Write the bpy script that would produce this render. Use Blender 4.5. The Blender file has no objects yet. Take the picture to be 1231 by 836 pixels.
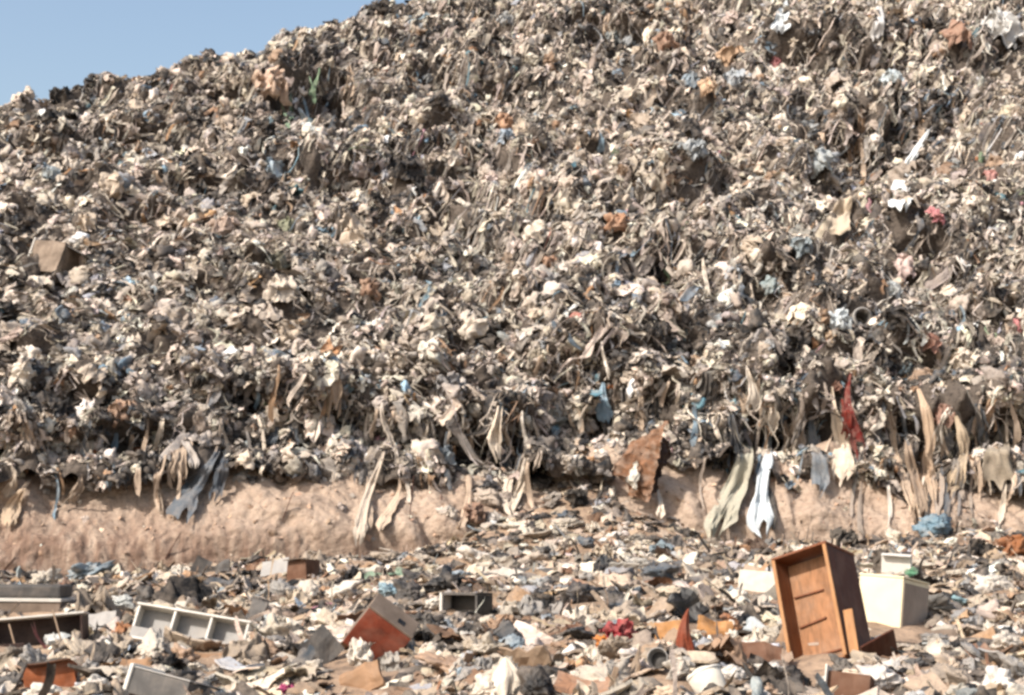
import bpy, bmesh, math, random
import numpy as np
from mathutils import Vector, Matrix, Euler
from mathutils.bvhtree import BVHTree

random.seed(7)
RNG = np.random.default_rng(7)
scene = bpy.context.scene
COL = scene.collection
R = math.radians
PI = math.pi

# ------------------------------------------------------------------ camera
CAM_Z = 1.45
PITCH = R(4.8)
FPX = 1709.7                      # focal length in pixels of the 1231 px wide photograph
cam_d = bpy.data.cameras.new('camera')
cam_d.lens = 50; cam_d.sensor_width = 36; cam_d.clip_start = 0.1; cam_d.clip_end = 3000
cam = bpy.data.objects.new('camera', cam_d); COL.objects.link(cam)
cam.location = (0, 0, CAM_Z); cam.rotation_euler = (PI/2 + PITCH, 0, 0)
scene.camera = cam
CP, SP = math.cos(PITCH), math.sin(PITCH)

def ray(u, v):
    x = (u - 615.5)/FPX; y = (418 - v)/FPX
    return Vector((x, CP - SP*y, SP + CP*y)).normalized()

def project(P):
    """world points (n,3) -> photograph pixels u, v and depth"""
    x = P[..., 0]; y = P[..., 1]; z = P[..., 2] - CAM_Z
    d = CP*y + SP*z; up = -SP*y + CP*z
    return 615.5 + FPX*x/d, 418 - FPX*up/d, d

# ------------------------------------------------------------------ noise
_perm = np.random.default_rng(11).permutation(256)
_perm = np.concatenate([_perm, _perm, _perm])
_g = np.random.default_rng(12).normal(size=(256, 3)); _g /= np.linalg.norm(_g, axis=1)[:, None]

def perlin(p):
    p = np.asarray(p, float)
    i = np.floor(p).astype(int); f = p - i; i &= 255
    w = f*f*f*(f*(f*6 - 15) + 10)
    out = 0
    for dx in (0, 1):
        for dy in (0, 1):
            for dz in (0, 1):
                h = _perm[_perm[_perm[i[..., 0]+dx] + i[..., 1]+dy] + i[..., 2]+dz]
                g = _g[h]
                d = g[..., 0]*(f[..., 0]-dx) + g[..., 1]*(f[..., 1]-dy) + g[..., 2]*(f[..., 2]-dz)
                ww = (w[..., 0] if dx else 1-w[..., 0])*(w[..., 1] if dy else 1-w[..., 1])*(w[..., 2] if dz else 1-w[..., 2])
                out = out + d*ww
    return out*1.5

def lin(h):
    h = h.lstrip('#')
    return tuple((c/12.92 if c <= .04045 else ((c+.055)/1.055)**2.4) for c in (int(h[k:k+2], 16)/255 for k in (0, 2, 4)))

# ------------------------------------------------------------------ mesh helpers
def mesh_arrays(name, V, F, mat=None, col=None, smooth=False, smooth_arr=None, parent=None, link=True):
    """V (n,3), F (m,3) or (m,4) numpy -> ONE mesh object"""
    V = np.ascontiguousarray(V, np.float32); F = np.ascontiguousarray(F, np.int32)
    me = bpy.data.meshes.new(name)
    k = F.shape[1]
    me.vertices.add(len(V)); me.vertices.foreach_set('co', V.ravel())
    me.loops.add(F.size); me.loops.foreach_set('vertex_index', F.ravel())
    me.polygons.add(len(F)); me.polygons.foreach_set('loop_start', np.arange(0, F.size, k, dtype=np.int32))
    me.polygons.foreach_set('loop_total', np.full(len(F), k, np.int32))
    me.polygons.foreach_set('use_smooth', np.full(len(F), bool(smooth)) if smooth_arr is None else smooth_arr)
    if col is not None:
        at_ = me.color_attributes.new('tint', 'FLOAT_COLOR', 'POINT')
        c = np.ones((len(V), 4), np.float32); c[:, :3] = col
        at_.data.foreach_set('color', c.ravel())
    me.update(calc_edges=True)
    if mat: me.materials.append(mat)
    o = bpy.data.objects.new(name, me)
    if link: COL.objects.link(o)
    if parent: o.parent = parent
    return o

def grid_faces(nr, nc):
    r, c = np.meshgrid(np.arange(nr-1), np.arange(nc-1), indexing='ij')
    a = (r*nc + c).ravel()
    return np.stack([a, a+1, a+nc+1, a+nc], 1)

def tris(F):
    if F.shape[1] == 3: return F
    return np.concatenate([F[:, [0, 1, 2]], F[:, [0, 2, 3]]])

# ------------------------------------------------------------------ materials
def new_mat(name):
    m = bpy.data.materials.new(name); m.use_nodes = True
    nt = m.node_tree
    return m, nt, nt.nodes['Principled BSDF']

def N(nt, kind, **kw):
    n = nt.nodes.new(kind)
    for k, v in kw.items():
        if k in n.inputs: n.inputs[k].default_value = v
        else: setattr(n, k, v)
    return n

def mix(nt, fac, a, b, blend='MIX'):
    n = nt.nodes.new('ShaderNodeMix'); n.data_type = 'RGBA'; n.blend_type = blend
    for s, v in ((0, fac), (6, a), (7, b)):
        if hasattr(v, 'is_linked'): nt.links.new(v, n.inputs[s])
        else: n.inputs[s].default_value = v if s == 0 else (*v[:3], 1)
    return n.outputs[2]

def ramp(nt, src, lo, hi):
    n = nt.nodes.new('ShaderNodeMapRange'); n.inputs[1].default_value = lo; n.inputs[2].default_value = hi
    nt.links.new(src, n.inputs[0]); return n.outputs[0]

DUST = lin('#a89888')

def rubbish_mat(name, source, rough=.75, dust=.55, bump=.35, scale=7., spec=.25):
    """source: 'tint' (per-piece colour attribute) or 'object' (object colour); dust and grime lie in patches"""
    m, nt, b = new_mat(name)
    if source == 'tint':
        s = N(nt, 'ShaderNodeVertexColor', layer_name='tint').outputs['Color']
    else:
        s = N(nt, 'ShaderNodeObjectInfo').outputs['Color']
    tc = N(nt, 'ShaderNodeTexCoord'); geo = N(nt, 'ShaderNodeNewGeometry')
    n1 = N(nt, 'ShaderNodeTexNoise', Scale=scale*.5, Detail=6., Roughness=.65)
    n2 = N(nt, 'ShaderNodeTexNoise', Scale=scale*3, Detail=5., Roughness=.7)
    for n in (n1, n2): nt.links.new(geo.outputs['Position'], n.inputs['Vector'])
    f1 = ramp(nt, n1.outputs[0], .42, .72)
    mu = N(nt, 'ShaderNodeMath', operation='MULTIPLY'); nt.links.new(f1, mu.inputs[0]); mu.inputs[1].default_value = dust
    c = mix(nt, mu.outputs[0], s, DUST)
    f2 = ramp(nt, n2.outputs[0], .50, .75)
    mu2 = N(nt, 'ShaderNodeMath', operation='MULTIPLY'); nt.links.new(f2, mu2.inputs[0]); mu2.inputs[1].default_value = .42
    c = mix(nt, mu2.outputs[0], c, (.055, .052, .05))
    nt.links.new(c, b.inputs['Base Color'])
    b.inputs['Roughness'].default_value = rough; b.inputs['Specular IOR Level'].default_value = spec
    if bump:
        n3 = N(nt, 'ShaderNodeTexNoise', Scale=scale*2.2, Detail=5., Roughness=.6, Distortion=.8)
        nt.links.new(geo.outputs['Position'], n3.inputs['Vector'])
        bp = N(nt, 'ShaderNodeBump', Strength=bump, Distance=.05)
        nt.links.new(n3.outputs[0], bp.inputs['Height']); nt.links.new(bp.outputs[0], b.inputs['Normal'])
    return m

M_STUFF = rubbish_mat('loose_rubbish', 'tint', dust=.6, bump=.6)
M_BAG = rubbish_mat('crumpled_plastic', 'object', rough=.5, dust=.42, bump=.5, scale=9, spec=.35)
M_CLOTH = rubbish_mat('dusty_cloth', 'object', rough=.9, dust=.35, bump=.3, scale=10, spec=.1)

def base_mat(name, c1, c2, c3, sc=1.0, bump=.6, bscale=9, streak=None):
    m, nt, b = new_mat(name)
    geo = N(nt, 'ShaderNodeNewGeometry')
    pos = geo.outputs['Position']
    n1 = N(nt, 'ShaderNodeTexNoise', Scale=sc, Detail=8., Roughness=.62)
    n2 = N(nt, 'ShaderNodeTexNoise', Scale=sc*7, Detail=6., Roughness=.7)
    nt.links.new(pos, n1.inputs['Vector']); nt.links.new(pos, n2.inputs['Vector'])
    c = mix(nt, ramp(nt, n1.outputs[0], .35, .68), c1, c2)
    c = mix(nt, ramp(nt, n2.outputs[0], .48, .72), c, c3)
    if streak:
        mp = N(nt, 'ShaderNodeMapping'); mp.inputs['Scale'].default_value = (5.5, 2.0, .5)
        nt.links.new(pos, mp.inputs['Vector'])
        n4 = N(nt, 'ShaderNodeTexNoise', Scale=1., Detail=5., Roughness=.6); nt.links.new(mp.outputs[0], n4.inputs['Vector'])
        sx = N(nt, 'ShaderNodeSeparateXYZ'); nt.links.new(pos, sx.inputs[0])
        # damp brown foot of the bank: lower and towards the shallow end
        ad = N(nt, 'ShaderNodeMath', operation='MULTIPLY_ADD'); nt.links.new(sx.outputs[0], ad.inputs[0]); ad.inputs[1].default_value = .085
        nt.links.new(sx.outputs[2], ad.inputs[2])
        lo = ramp(nt, ad.outputs[0], .25, -.45)
        st = ramp(nt, n4.outputs[0], .36, .58)
        mm = N(nt, 'ShaderNodeMath', operation='MULTIPLY'); nt.links.new(lo, mm.inputs[0]); nt.links.new(st, mm.inputs[1])
        c = mix(nt, mm.outputs[0], c, streak)
    nt.links.new(c, b.inputs['Base Color'])
    b.inputs['Roughness'].default_value = .95; b.inputs['Specular IOR Level'].default_value = .1
    n3 = N(nt, 'ShaderNodeTexNoise', Scale=bscale, Detail=8., Roughness=.65)
    nt.links.new(pos, n3.inputs['Vector'])
    bp = N(nt, 'ShaderNodeBump', Strength=bump, Distance=.08)
    nt.links.new(n3.outputs[0], bp.inputs['Height']); nt.links.new(bp.outputs[0], b.inputs['Normal'])
    return m

M_SAND = base_mat('sandy_earth', lin('#b29e8c'), lin('#a28d7b'), lin('#836f5f'), sc=1.3, bump=.9, bscale=9, streak=lin('#80695a'))
M_DIRT = base_mat('dusty_ground', lin('#a48c76'), lin('#8d7763'), lin('#5b5048'), sc=1.4)
M_HILL = base_mat('packed_refuse', lin('#6b6158'), lin('#544c45'), lin('#2b2826'), sc=1.6, bump=1., bscale=8)

# ------------------------------------------------------------------ the lie of the land
def smooth(x): x = np.clip(x, 0, 1); return x*x*(3 - 2*x)
pa = lambda u: (np.asarray(u, float) - 615.5)/FPX                # photograph column -> x/y
def Y0(a):                                                        # foot of the sandy bank
    return np.interp(a, [-1, -.36, -.11, .05, .36, 1], [22, 24, 25.5, 26.5, 27, 25])
def zg0(a, Y):
    x = a*Y
    return -.058*np.log1p(np.exp(-x*1.2))/1.2*1.0 + 0.0
BW = 1.35
_vt = ([-600, 0, 100, 200, 300, 400, 500, 600, 700, 800, 900, 1000, 1100, 1231, 1900],
       [600, 588, 583, 580, 560, 572, 568, 583, 560, 548, 558, 560, 585, 588, 585])
def zb(a):                                                        # top of the sandy bank
    Yt = Y0(a) + BW
    return CAM_Z + (561 - np.interp(a, pa(_vt[0]), _vt[1]))/FPX*Yt
_sil = ([-1300, -400, 0, 60, 95, 150, 200, 245, 280, 330, 380, 440, 460, 700, 1231, 2400],
        [250, 172, 124, 107, 97, 85, 72, 56, 53, 38, 20, -4, -12, -70, -120, -60])
def crest(a):
    e = (561 - np.interp(a, pa(_sil[0]), _sil[1]))/FPX
    Ys = Y0(a) + BW + 1.1; zs = zb(a) + 2.1
    k = .64
    Yc = (CAM_Z - zs + k*Ys)/(k - e)
    return Yc, CAM_Z + e*Yc - .16

SCARPS = [  # photograph column, row, half width, half height, depth in metres
 (372, 118, 58, 42, 1.0), (190, 172, 85, 24, .45), (75, 122, 60, 16, .8), (262, 108, 34, 24, .8), (742, 42, 55, 26, .8),
 (850, 45, 34, 55, .8), (1085, 178, 100, 46, 1.6), (965, 60, 45, 20, .7), (985, 238, 55, 38, .9), (800, 232, 50, 40, .8),
 (440, 62, 45, 30, .6), (600, 118, 36, 24, .6), (487, 192, 24, 16, .7), (560, 330, 75, 20, .5), (930, 350, 34, 34, .8),
 (788, 315, 30, 24, .8), (425, 215, 40, 22, .5), (660, 262, 30, 20, .5), (700, 180, 50, 20, .5), (320, 320, 40, 16, .5),
 (170, 262, 50, 14, .3), (1040, 75, 60, 26, .7), (1190, 90, 40, 30, .6), (1150, 330, 50, 20, .6), (1190, 390, 45, 26, .6),
 (700, 445, 60, 34, .8), (820, 400, 30, 26, .7), (1100, 300, 30, 14, .4), (520, 95, 34, 24, .5), (240, 225, 60, 16, .5),
 (90, 540, 70, 26, .6), (20, 560, 45, 28, .8), (190, 528, 55, 26, .7), (375, 505, 60, 34, .9), (480, 525, 45, 26, .6),
 (590, 530, 55, 36, 1.3), (690, 505, 50, 36, .9), (770, 490, 45, 40, .9), (950, 520, 60, 42, 1.2), (1060, 520, 40, 36, .9),
 (1150, 530, 45, 36, 1.0), (1215, 520, 40, 36, .8), (640, 455, 50, 22, .6), (290, 470, 60, 20, .5), (1110, 440, 40, 22, .6),
 (870, 480, 40, 26, .6), (100, 480, 60, 14, .3), (540, 470, 40, 26, .6), (900, 205, 60, 18, .5), (560, 40, 40, 20, .4)]

def scarp_push(P):
    u, v, d = project(P)
    out = np.zeros(len(u))
    for uc, vc, w, h, A in SCARPS:
        g = np.exp(-((u-uc)/w)**4)
        if A == 0: continue
        t = (v - vc)/h
        wob = 1 + .35*np.sin(u*.11 + uc) + .25*np.sin(u*.23 + vc)
        out += A*g*(.55*np.exp(-((t+1.1)/.55)**2)*wob - 1.25*np.exp(-((t-.05)/.8)**2))
    return out

def columns():
    return np.concatenate([np.linspace(-1.0, -.44, 50)[:-1], np.linspace(-.44, .44, 760), np.linspace(.44, 1.0, 50)[1:]])
A_ = columns(); NC = len(A_)

def lumps(P, big=.40, mid=.42, small=.13, seed=0.):
    q = P*np.array([1, 1, 1.0])
    n = big*perlin(q/np.array([2.6, 2.2, 1.5]) + seed) * 1.5
    n += mid*(np.abs(perlin(q/.95 + seed + 9))*2.0 - .5)
    n += small*(np.abs(perlin(q/.36 + seed + 21))*2.0 - .5)
    return n

def hill_grid():
    q = np.concatenate([np.linspace(0, 1, 80)[:-1], 1 + np.linspace(0, 1, 330)**1.15, 2 + np.linspace(0, 1, 26)[1:]**1.6, [3.5, 4]])
    q = q[q <= 4]
    a = A_[None, :].repeat(len(q), 0); qq = q[:, None].repeat(NC, 1)
    y0 = Y0(a) + BW; z0 = zb(a)
    Yc, zc = crest(a)
    Y = np.interp(q, [0, 1], [0, 1])[:, None]*0 + y0
    s = np.clip(qq, 0, 1)
    Y = y0 - .62 + 1.72*s; edge = .45*perlin(np.stack([a*y0/1.5, a*0 + 5.5, a*0 + 8.1], -1)) + .3*perlin(np.stack([a*y0/.45, a*0 + 1.5, a*0 + 4.1], -1))
    z = z0 + .07 - .20*smooth((a + .02)/.08) + (2.03 + .20*smooth((a + .02)/.08))*s**1.1 + edge*(1 - s)
    t = np.clip(qq - 1, 0, 1)
    Y = Y + t*(Yc - (y0 + 1.1)); z = z + t*(zc - (z0 + 2.1))
    # gentle benches along the slope
    z = z + .5*np.sin(t*PI)*np.sin(t*17 + 3*np.sin(a*7) + 1.5)*np.clip(t*6, 0, 1)
    p = np.clip(qq - 2, 0, 1); Y = Y + p*22; z = z + p*.5 
    r = np.clip(qq - 3, 0, 1); Y = Y + r*55; z = z*(1 - r) + r*(-.6)
    slump = perlin(np.stack([a*Y/2.1, a*0 + 3.3, a*0 + 7.1], -1))*1.1 + .5*perlin(np.stack([a*Y/.8, a*0 + 13.3, a*0 + 2.1], -1))
    mid = np.sin(np.clip(qq, 0, 1.25)/1.25*PI)
    Y = Y - mid*np.clip(slump, -.25, .9)*.75; z = z - mid*.25*np.clip(slump, -.6, .6)
    P = np.stack([a*Y, Y, z], -1).reshape(-1, 3)
    nrm = np.array([.0, -.75, .66])
    lum = lumps(P)*(.66 + .34*smooth((P[:, 0] + 8)/7))
    push = scarp_push(P)*(.12 + .88*smooth((qq.ravel() - .14)/.24))
    ph = P[:, 2]/1.35 + 1.5*perlin(np.stack([P[:, 0]/3.2, P[:, 2]/2.6, P[:, 1]/9], 1) + 60) + .35*perlin(P/.8 + 66) + .10*P[:, 0]
    fr_ = ph - np.floor(ph)
    led = np.where(fr_ > .55, smooth((fr_ - .55)/.35), -smooth(fr_/.12)*smooth((.55 - fr_)/.4))
    push = push + .34*led*np.clip(.55 + 1.3*perlin(P/3.1 + 70), 0, 1)
    fade = np.where(qq.ravel() > 2.0, np.clip(1 - (qq.ravel()-2.0)*6, .35, 1), 1.)
    P = P + lum[:, None]*nrm*fade[:, None] + push[:, None]*np.array([.0, -1., .25])*np.clip((2.0 - qq.ravel())*9, 0, 1)[:, None]
    return P, len(q)

def bank_grid():
    s = np.concatenate([np.linspace(-.15, 1, 70), np.linspace(1, 1.25, 12)[1:]])
    a = A_[None, :].repeat(len(s), 0); ss = s[:, None].repeat(NC, 1)
    y0 = Y0(a); zl = zg0(a, y0); zt = zb(a) + .10 + .16*perlin(np.stack([a*y0/.9, a*0 + 2.5, a*0 + 6.1], -1)) + .08*perlin(np.stack([a*y0/.3, a*0 + 9.5, a*0 + 3.1], -1))
    prof = np.interp(ss, [-.15, 0, .22, 1, 1.25], [-.2, -.02, .30, 1, 1.1])
    Y = y0 + BW*np.interp(ss, [-.15, 0, .22, 1, 1.25], [-.12, 0, .12, 1, 1.5]); z = zl + (zt - zl)*prof
    P = np.stack([a*Y, Y, z], -1).reshape(-1, 3)
    sf = ss.ravel()
    # slanting gullies and ridges, spalled lumps, and grain
    gx = P[:, 0]*1.0 + P[:, 2]*(.9 + .5*perlin(P/3.1 + 90)) + .5*perlin(P/.9 + 95) + .8*perlin(P/2.7 + 99)
    g = np.stack([gx/1.15, P[:, 2]*.25, P[:, 1]*.1], 1)
    gul = np.abs(perlin(g + 3.1))*1.4
    g2 = np.stack([gx/.42, P[:, 2]*.6, P[:, 1]*.2], 1)
    d = .40*gul*np.clip(.55 + 1.2*perlin(P/2.4 + 110), .1, 1.2) + .08*perlin(g2 + 8) + .035*perlin(P/.5 + 4) + .06*np.abs(perlin(P/.17 + 14)) + .09*np.abs(perlin(P/.36 + 24))*np.clip(.5 + 1.5*perlin(P/1.3 + 27), 0, 1) + .20*perlin(P/2.2 + 40)
    d += .05*np.abs(perlin(np.stack([gx/.20, P[:, 2]*.9, P[:, 1]*.2], 1) + 51))
    d *= np.clip((sf + .2)*3, .2, 1)
    P = P + d[:, None]*np.array([.15, -.8, .5])
    return P, len(s)

def flat_height(x, Y):
    a = x/Y
    z = zg0(a, Y)
    P = np.stack([x, Y, np.zeros_like(x)], -1)
    z = z + .20*perlin(P/1.9 + 5) + .09*perlin(P/.8 + 17) + .045*perlin(P/.33 + 31)
    # the fan of spilled rubbish against the bank, and the low heaps behind the wooden cabinet
    def fan(uc, w, A, back):
        g = np.exp(-((a - pa(uc))/(w/FPX))**2)
        return A*g*np.exp(-np.clip((Y0(a) + .9 - Y), 0, 9)**1.5/back)
    z = z + fan(695, 75, 1.15, 2.4) + fan(790, 50, .5, 2.5) + fan(1150, 90, .25, 3.5) + fan(590, 50, .3, 2.5)
    return z

def flat_grid():
    Yr = np.concatenate([np.linspace(2.5, 7, 20)[:-1], 7*np.exp(np.linspace(0, 1, 240)*math.log(28.6/7))])
    a = A_[None, :].repeat(len(Yr), 0); Y = Yr[:, None].repeat(NC, 1)
    x = a*Y
    z = flat_height(x.ravel(), Y.ravel()).reshape(x.shape)
    return np.stack([x, Y, z], -1).reshape(-1, 3), len(Yr)

HP, hr = hill_grid(); BP, br = bank_grid(); FP, fr = flat_grid()
HF, BF, FF = grid_faces(hr, NC), grid_faces(br, NC), grid_faces(fr, NC)
def struct(o): o['kind'] = 'structure'; return o
hill = struct(mesh_arrays('rubbish_hill', HP, HF, M_HILL, smooth=True))
bank = struct(mesh_arrays('sand_bank', BP, BF, M_SAND, smooth=True))
flat = struct(mesh_arrays('dusty_flat', FP, FF, M_DIRT, smooth=True))
gv = np.array([(-900, -300, -1.3), (900, -300, -1.3), (900, 1500, -1.3), (-900, 1500, -1.3)])
struct(mesh_arrays('ground', gv, np.array([[0, 1, 2, 3]]), M_DIRT))

def bvh(P, F): return BVHTree.FromPolygons(P.tolist(), F.tolist(), all_triangles=False)
T_ALL = bvh(np.concatenate([HP, BP, FP]), np.concatenate([HF, BF + len(HP), FF + len(HP) + len(BP)]))
N_H, N_B = len(HF), len(BF)
CAMV = Vector((0, 0, CAM_Z))
def at(u, v):
    """where the line of sight through a photograph pixel meets the land: point, normal, 'hill' / 'bank' / 'flat'"""
    hit, n, i, d = T_ALL.ray_cast(CAMV, ray(u, v))
    if hit is None: return None, None, None
    if n.z < 0 and n.y > 0: n = -n
    return hit, n, ('hill' if i < N_H else 'bank' if i < N_H + N_B else 'flat')
def drop(x, y):
    hit, n, i, d = T_ALL.ray_cast(Vector((x, y, 60)), Vector((0, 0, -1)))
    return hit

# ------------------------------------------------------------------ shapes of loose rubbish
_ico = {}
def ico(level):
    if level not in _ico:
        bm = bmesh.new(); bmesh.ops.create_icosphere(bm, subdivisions=level, radius=1)
        V = np.array([v.co[:] for v in bm.verts]); bm.verts.index_update()
        F = np.array([[v.index for v in f.verts] for f in bm.faces]); bm.free()
        _ico[level] = (V, F)
    return _ico[level]

def crumple(level, seed, tail=False, flat=.62):
    r = np.random.default_rng(seed)
    V, F = ico(level)
    n = r.normal(size=(13, 3)); n /= np.linalg.norm(n, axis=1)[:, None]
    d = r.uniform(.55, 1., 13)
    dots = V @ n.T
    rad = np.min(np.where(dots > .15, d/np.maximum(dots, .15), 1.35), 1)
    o = r.uniform(0, 50, 3)
    rad = rad*(.78 + .55*np.abs(perlin(V*1.7 + o)) + .40*np.abs(perlin(V*3.3 + o + 7)))
    if level >= 3:
        st = V*np.array([9, 9, 4.]) @ rot_random(1, r)[0]
        rad += .10 - .42*np.abs(perlin(st + o + 3)) - .18*np.abs(perlin(V*11 + o + 13))
    if level >= 4: rad += .10 - .26*np.abs(perlin(V*6.1 + o + 17)) - .13*np.abs(perlin(V*17 + o + 5))
    if tail:
        t = r.normal(size=3); t[2] = abs(t[2]); t /= np.linalg.norm(t)
        k = V @ t
        rad += .75*np.clip((k - .86)/.14, 0, 1)**1.3*(1 + .3*perlin(V*9 + o))
    P = V*rad[:, None]
    P += .12*np.stack([perlin(V*2.4 + o + k) for k in (11, 23, 37)], 1)
    P *= np.array([1, r.uniform(.6, 1), flat*r.uniform(.75, 1.25)])
    return P, F

def sheet(n, seed, amp=.35):
    r = np.random.default_rng(seed)
    x, y = np.meshgrid(np.linspace(-1, 1, n), np.linspace(-1, 1, n), indexing='ij')
    q = np.stack([x.ravel(), y.ravel(), np.zeros(n*n)], 1)
    o = r.uniform(0, 50, 3); o[2] += .37
    th = r.uniform(0, PI); dx = math.cos(th); dy = math.sin(th)
    q[:, 0] += .28*perlin(q*1.1 + o); q[:, 1] += .28*perlin(q*1.1 + o + 5)
    q[:, 1] *= r.uniform(.45, 1)
    w = q[:, 0]*dx + q[:, 1]*dy
    z = amp*(np.abs(perlin(np.stack([w*2.2, q[:, 0]*.6, q[:, 1]*.6], 1) + o))*2.2 - .4) + amp*.5*np.abs(perlin(q*2.9 + o + 9))
    z += .25*amp*perlin(q*6 + o + 2)
    z -= .25*(q[:, 0]**2 + q[:, 1]**2)*r.uniform(-.2, 1)
    return np.stack([q[:, 0], q[:, 1], z], 1), grid_faces(n, n)

def cloth(n, seed):
    """a gathered, crumpled piece of cloth or film"""
    r = np.random.default_rng(seed)
    x, y = np.meshgrid(np.linspace(-1, 1, n), np.linspace(-1, 1, n), indexing='ij')
    q = np.stack([x.ravel(), y.ravel(), np.full(n*n, .37)], 1); o = r.uniform(0, 60, 3)
    ax = np.array([r.uniform(1.5, 3.6), r.uniform(.5, 1.4), 1])
    z = .95*np.abs(perlin(q*ax + o)) + .5*np.abs(perlin(q*ax*2.1 + o + 9)) + .25*np.abs(perlin(q*5 + o + 4))
    e = np.hypot(q[:, 0], q[:, 1])
    out = np.stack([q[:, 0]*.72 + .42*perlin(q*1.9 + o + 20) + .12*perlin(q*5 + o + 30),
                    q[:, 1]*r.uniform(.6, 1) + .42*perlin(q*1.6 + o + 25) + .12*perlin(q*5 + o + 35),
                    z*r.uniform(.6, 1.1) - .45*e**2 + .2], 1)
    return out, grid_faces(n, n)

def strip(nr, nc, seed, flare=.5, pleat=.22, width=.22):
    """a rag hanging from the origin one unit down the -z axis; its face looks along -y"""
    r = np.random.default_rng(seed)
    t, s = np.meshgrid(np.linspace(0, 1, nr), np.linspace(-1, 1, nc), indexing='ij')
    k = r.uniform(.7, 1.7); ph = r.uniform(0, 6); o = r.uniform(0, 40)
    w = width*((1 - flare) + flare*t**.8)*(1 + .25*np.sin(t*5 + ph)*r.uniform(0, 1))
    ends = 1 - .35*np.clip(t - .3, 0, 1)*np.abs(perlin(np.stack([s*2.3 + o, s*0 + 2.3, s*0], -1)))*3*r.uniform(.3, 1)
    tt = t*ends
    sway = .10*perlin(np.stack([tt*1.6 + o, tt*0 + 4.5, tt*0 + .5], -1)) + r.uniform(-.10, .10)*tt
    x = s*w + sway
    y = -width*pleat*2.2*np.sin(s*PI*k + ph + tt*1.2)*(.35 + .65*t) + .5*width*perlin(np.stack([s*1.4 + o, tt*3.5, tt*0], -1)) \
        - .12*np.sin(np.clip(tt*3, 0, PI/2))
    return np.stack([x, y, -tt], -1).reshape(-1, 3), grid_faces(nr, nc)

def board(seed, nx=5, ny=4, th=.06):
    """a bent piece of card or board with thickness"""
    r = np.random.default_rng(seed)
    x, y = np.meshgrid(np.linspace(-1, 1, nx), np.linspace(-.6, .6, ny), indexing='ij')
    ed = 1 + .10*r.normal(size=x.shape)
    z = r.uniform(-.25, .25)*x**2 + r.uniform(-.2, .2)*y + .05*r.normal(size=x.shape)
    top = np.stack([x*ed, y*ed, z + th], -1).reshape(-1, 3); bot = np.stack([x*ed, y*ed, z - th], -1).reshape(-1, 3)
    g = grid_faces(nx, ny); n = nx*ny
    loop = [i*ny for i in range(nx)] + [(nx-1)*ny + j for j in range(1, ny)] + [i*ny + ny-1 for i in range(nx-2, -1, -1)] + [j for j in range(ny-2, 0, -1)]
    side = np.array([[loop[k], loop[(k+1) % len(loop)], loop[(k+1) % len(loop)] + n, loop[k] + n] for k in range(len(loop))])
    return np.concatenate([top, bot]), np.concatenate([g, g[:, ::-1] + n, side[:, ::-1]])

def rot_random(n, rng):
    q = rng.normal(size=(n, 4)); q /= np.linalg.norm(q, axis=1)[:, None]
    w, x, y, z = q.T
    return np.stack([np.stack([1-2*(y*y+z*z), 2*(x*y-z*w), 2*(x*z+y*w)], -1),
                     np.stack([2*(x*y+z*w), 1-2*(x*x+z*z), 2*(y*z-x*w)], -1),
                     np.stack([2*(x*z-y*w), 2*(y*z+x*w), 1-2*(x*x+y*y)], -1)], -2)

def rot_on(nrm, rng, tilt=.35):
    """rotations that lay a piece's z axis roughly along the normals, spun at random"""
    n = len(nrm)
    z = nrm + tilt*rng.normal(size=(n, 3)); z /= np.linalg.norm(z, axis=1)[:, None]
    x = rng.normal(size=(n, 3)); x -= (x*z).sum(1)[:, None]*z; x /= np.linalg.norm(x, axis=1)[:, None]
    return np.stack([x, np.cross(z, x), z], -1)

class Heap:
    """collects many loose pieces that end up as ONE object"""
    def __init__(self): self.V = []; self.F = []; self.C = []; self.S = []; self.n = 0
    def add(self, protos, pick, P, Rm, S, C, smooth=True):
        for k, (V, F) in enumerate(protos):
            m = np.where(pick == k)[0]
            if not len(m): continue
            F = tris(F)
            W = np.einsum('nij,vj->nvi', Rm[m], V)*S[m][:, None, None] if S.ndim == 1 else np.einsum('nij,nvj->nvi', Rm[m], V[None]*S[m][:, None, :])
            W = W + P[m][:, None, :]
            nv = len(V)
            idx = (np.arange(len(m))*nv)[:, None, None] + F[None] + self.n
            self.V.append(W.reshape(-1, 3)); self.F.append(idx.reshape(-1, 3)); self.S.append(np.full(len(m)*len(F), smooth)); self.C.append(np.repeat(C[m], nv, 0))
            self.n += nv*len(m)
    def build(self, name, mat):
        o = mesh_arrays(name, np.concatenate(self.V), np.concatenate(self.F), mat, np.concatenate(self.C), smooth_arr=np.concatenate(self.S))
        o['kind'] = 'stuff'; return o

def patchy(P, C, rng, dark=('#1d1e20', '#2b2b2c', '#3f3c3a', '#3d4349'), sc=1.3, thr=.20, chance=.6):
    """refuse of one load lies together: here and there a load of dark plastic"""
    n = perlin(P/np.array([sc*1.5, sc*1.5, sc*.8]) + 77)
    m = (n > thr) & (rng.random(len(P)) < chance)
    d = np.array([lin(h) for h in dark])[rng.integers(0, len(dark), len(P))]
    return np.where(m[:, None], d*np.exp(rng.normal(size=(len(P), 1))*.3), C)

def palette(entries, n, rng):
    w = np.array([e[0] for e in entries], float); w /= w.sum()
    c = np.array([lin(e[1]) for e in entries])
    i = rng.choice(len(entries), n, p=w)
    v = np.exp(rng.normal(size=(n, 1))*.22)
    return np.clip(c[i]*v*np.exp(rng.normal(size=(n, 3))*.025), .012, .82)

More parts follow.
